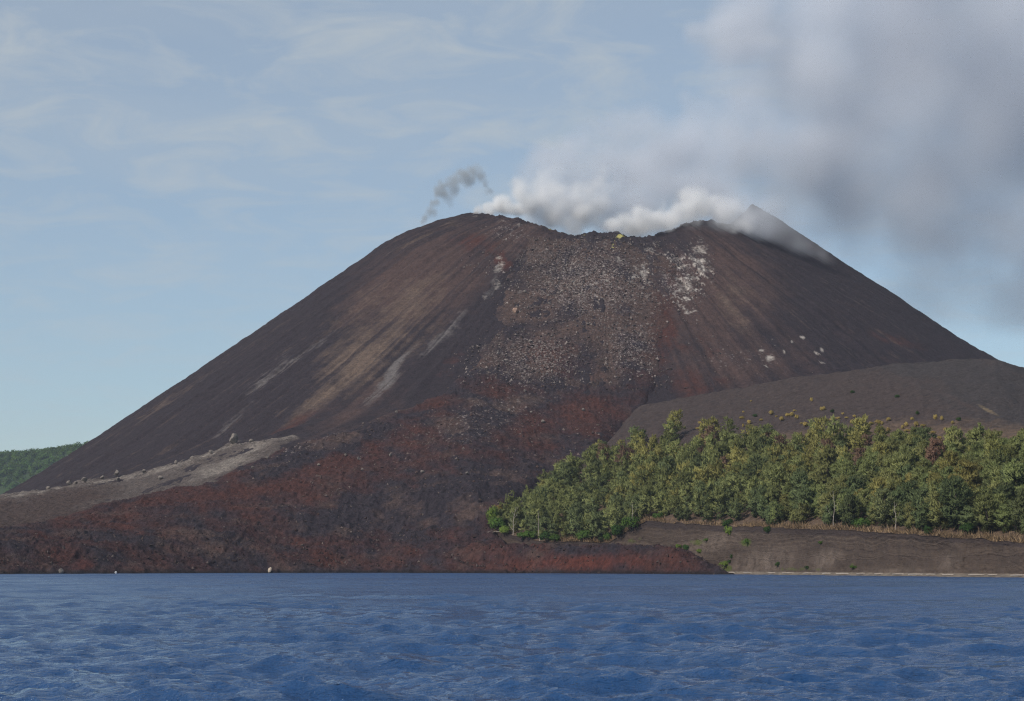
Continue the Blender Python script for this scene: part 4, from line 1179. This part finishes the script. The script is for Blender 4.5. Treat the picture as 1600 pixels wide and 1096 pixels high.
PL = [(1140,325,40,.7,1500),(1178,322,46,.85,1500),(1210,335,40,.6,1505),(1165,345,36,.4,1530),(1195,345,38,.35,1535),(1225,358,36,.3,1535),(1255,374,34,.26,1540),(1285,386,26,.2,1545),(870,325,44,1.,1590),(850,285,48,.8,1600),(905,290,60,1.,1605),(845,232,26,.35,1610),(875,250,36,.45,1610),(960,275,70,1.,1620),(910,235,44,.4,1610),(1010,300,72,1.,1610),(1030,240,74,1.,1630),(960,215,44,.5,1630),(980,335,50,.9,1600),(920,335,44,.9,1600),(1060,320,55,.7,1620),
      (1100,270,80,1.,1640),(1105,200,60,.7,1650),(1090,160,28,.4,1650),(1160,170,66,.8,1660),(1190,250,95,1.,1660),(1135,115,34,.35,1660),(1150,70,62,.8,1670),(1120,40,36,.6,1670),(1160,10,70,.8,1680),
      (1240,130,100,1.,1680),(1260,40,110,.9,1690),(1290,240,115,1.,1690),(1000,330,40,.5,1600),(1130,310,60,.7,1620),(1070,300,60,.6,1620),(1240,330,60,.55,1660),(1330,330,85,.6,1690),(1370,130,140,1.,1710),(1400,260,130,.9,1710),(1420,20,150,.9,1720),(1440,350,100,.5,1720),
      (1520,180,170,.8,1740),(1540,320,120,.6,1740),(1570,50,180,.85,1750),(1650,150,200,.85,1770),(1690,300,170,.7,1780),(1640,400,110,.4,1760),(1760,60,230,.9,1790),(1820,240,220,.8,1800),(1460,430,120,.24,1730),(1560,460,150,.26,1745),(1360,390,90,.26,1700),(1660,520,160,.2,1750),(1300,370,70,.25,1690),(1350,-60,140,.8,1710),(1550,-90,190,1.,1750)]
M_SMOKE = smoke_material('grey_smoke', (0.88, 0.90, 0.94), .1)
M_STEAM = smoke_material('white_steam', (0.995, 0.995, 0.995), .1)
smoke = puff_volume('smoke_plume', (at(795, 0, 1600)[0], 1470, 205), (at(1900, 0, 1790)[0], 1900, 640), (2.6, 5.5, 2.6), puffs(PL, 110, sub=6, dscale=.7), 46.0, .5, M_SMOKE,
                    'wide grey ash plume drifting away from the crater across the sky', 0.025, warp=16.0)
ST = [(960,354,18,.6,1490),(980,352,20,.9,1488),(1000,348,22,.9,1488),(1030,338,24,.55,1492),(1060,324,24,.6,1495),(1095,320,24,.6,1497),(1125,332,26,.45,1500),(1150,340,30,.6,1500),(748,333,10,.7,1560),(762,330,12,1.,1560),(778,328,14,1.2,1560),(793,324,17,1.4,1562),(806,330,16,1.2,1566),(826,318,30,.8,1572),(815,300,22,.5,1575),(850,305,40,.75,1580),(880,325,42,.7,1580),(860,285,30,.45,1585),(905,335,36,.6,1580),(940,340,32,.45,1585),
      (930,300,40,.45,1590),(1000,360,16,.7,1500),(985,362,10,.5,1500),(1018,352,22,.7,1505),(1042,345,24,.6,1510),(1062,335,26,.7,1512),(1085,318,24,.95,1515),(1100,316,22,.9,1518),(1120,328,26,.6,1520),(1140,345,24,.22,1520),(1080,345,30,.25,1500)]
steam = puff_volume('steam_cloud', (at(725, 0, 1560)[0], 1440, 225), (at(1320, 0, 1560)[0], 1640, 335), (1.5, 2.6, 1.5), puffs(ST, 24, sub=5), 11.0, .62, M_STEAM,
                    'white sunlit steam rising from vents along the crater rim', 0.21, warp=6.0, seed=9.0)
WI = [(668,340,9,.6,1600),(675,330,10,.8,1600),(682,318,11,1,1600),(690,303,13,1,1600),(695,292,11,.9,1600),(708,290,14,1.,1600),(722,284,15,1.,1600),(730,274,13,1.,1600),(742,268,13,1.,1600),(752,272,11,.9,1600),(760,285,11,.7,1600),(765,298,9,.45,1600),(735,285,14,.5,1600),(700,312,12,.4,1600),(662,346,7,.5,1600)]
wisp = puff_volume('smoke_wisp', (at(640, 0, 1600)[0], 1560, 268), (at(790, 0, 1600)[0], 1640, 345), (1.2, 2.0, 1.2), puffs(WI, 12, sub=4), 10.0, .6, smoke_material('dark_smoke', (0.62, 0.65, 0.67), .1),
                   'thin detached curl of grey smoke beside the summit', 0.2, warp=5.0, seed=4.0)
HAZE_D = 0.000036
hz = NB('haze_air')
hv = hz.n.new('ShaderNodeVolumePrincipled'); hv.inputs['Color'].default_value = (0.72, 0.82, 1.0, 1); hv.inputs['Density'].default_value = HAZE_D
hv.inputs['Anisotropy'].default_value = 0.1
hz.l.new(hv.outputs[0], hz.out.inputs['Volume'])
a, zb, zt = 9600.0, -60.0, 720.0
V = np.array([(sx * a, sy * a, z_) for z_ in (zb, zt) for sx, sy in ((-1, -1), (1, -1), (1, 1), (-1, 1))], float)
Fq = np.array([(0,3,2,1),(4,5,6,7),(0,1,5,4),(1,2,6,5),(2,3,7,6),(3,0,4,7)])
haze = link('haze', raw_mesh('haze', V, Fq, hz.m, False))
tag(haze, 'faint blue haze in the sea air', 'haze', kind='stuff')
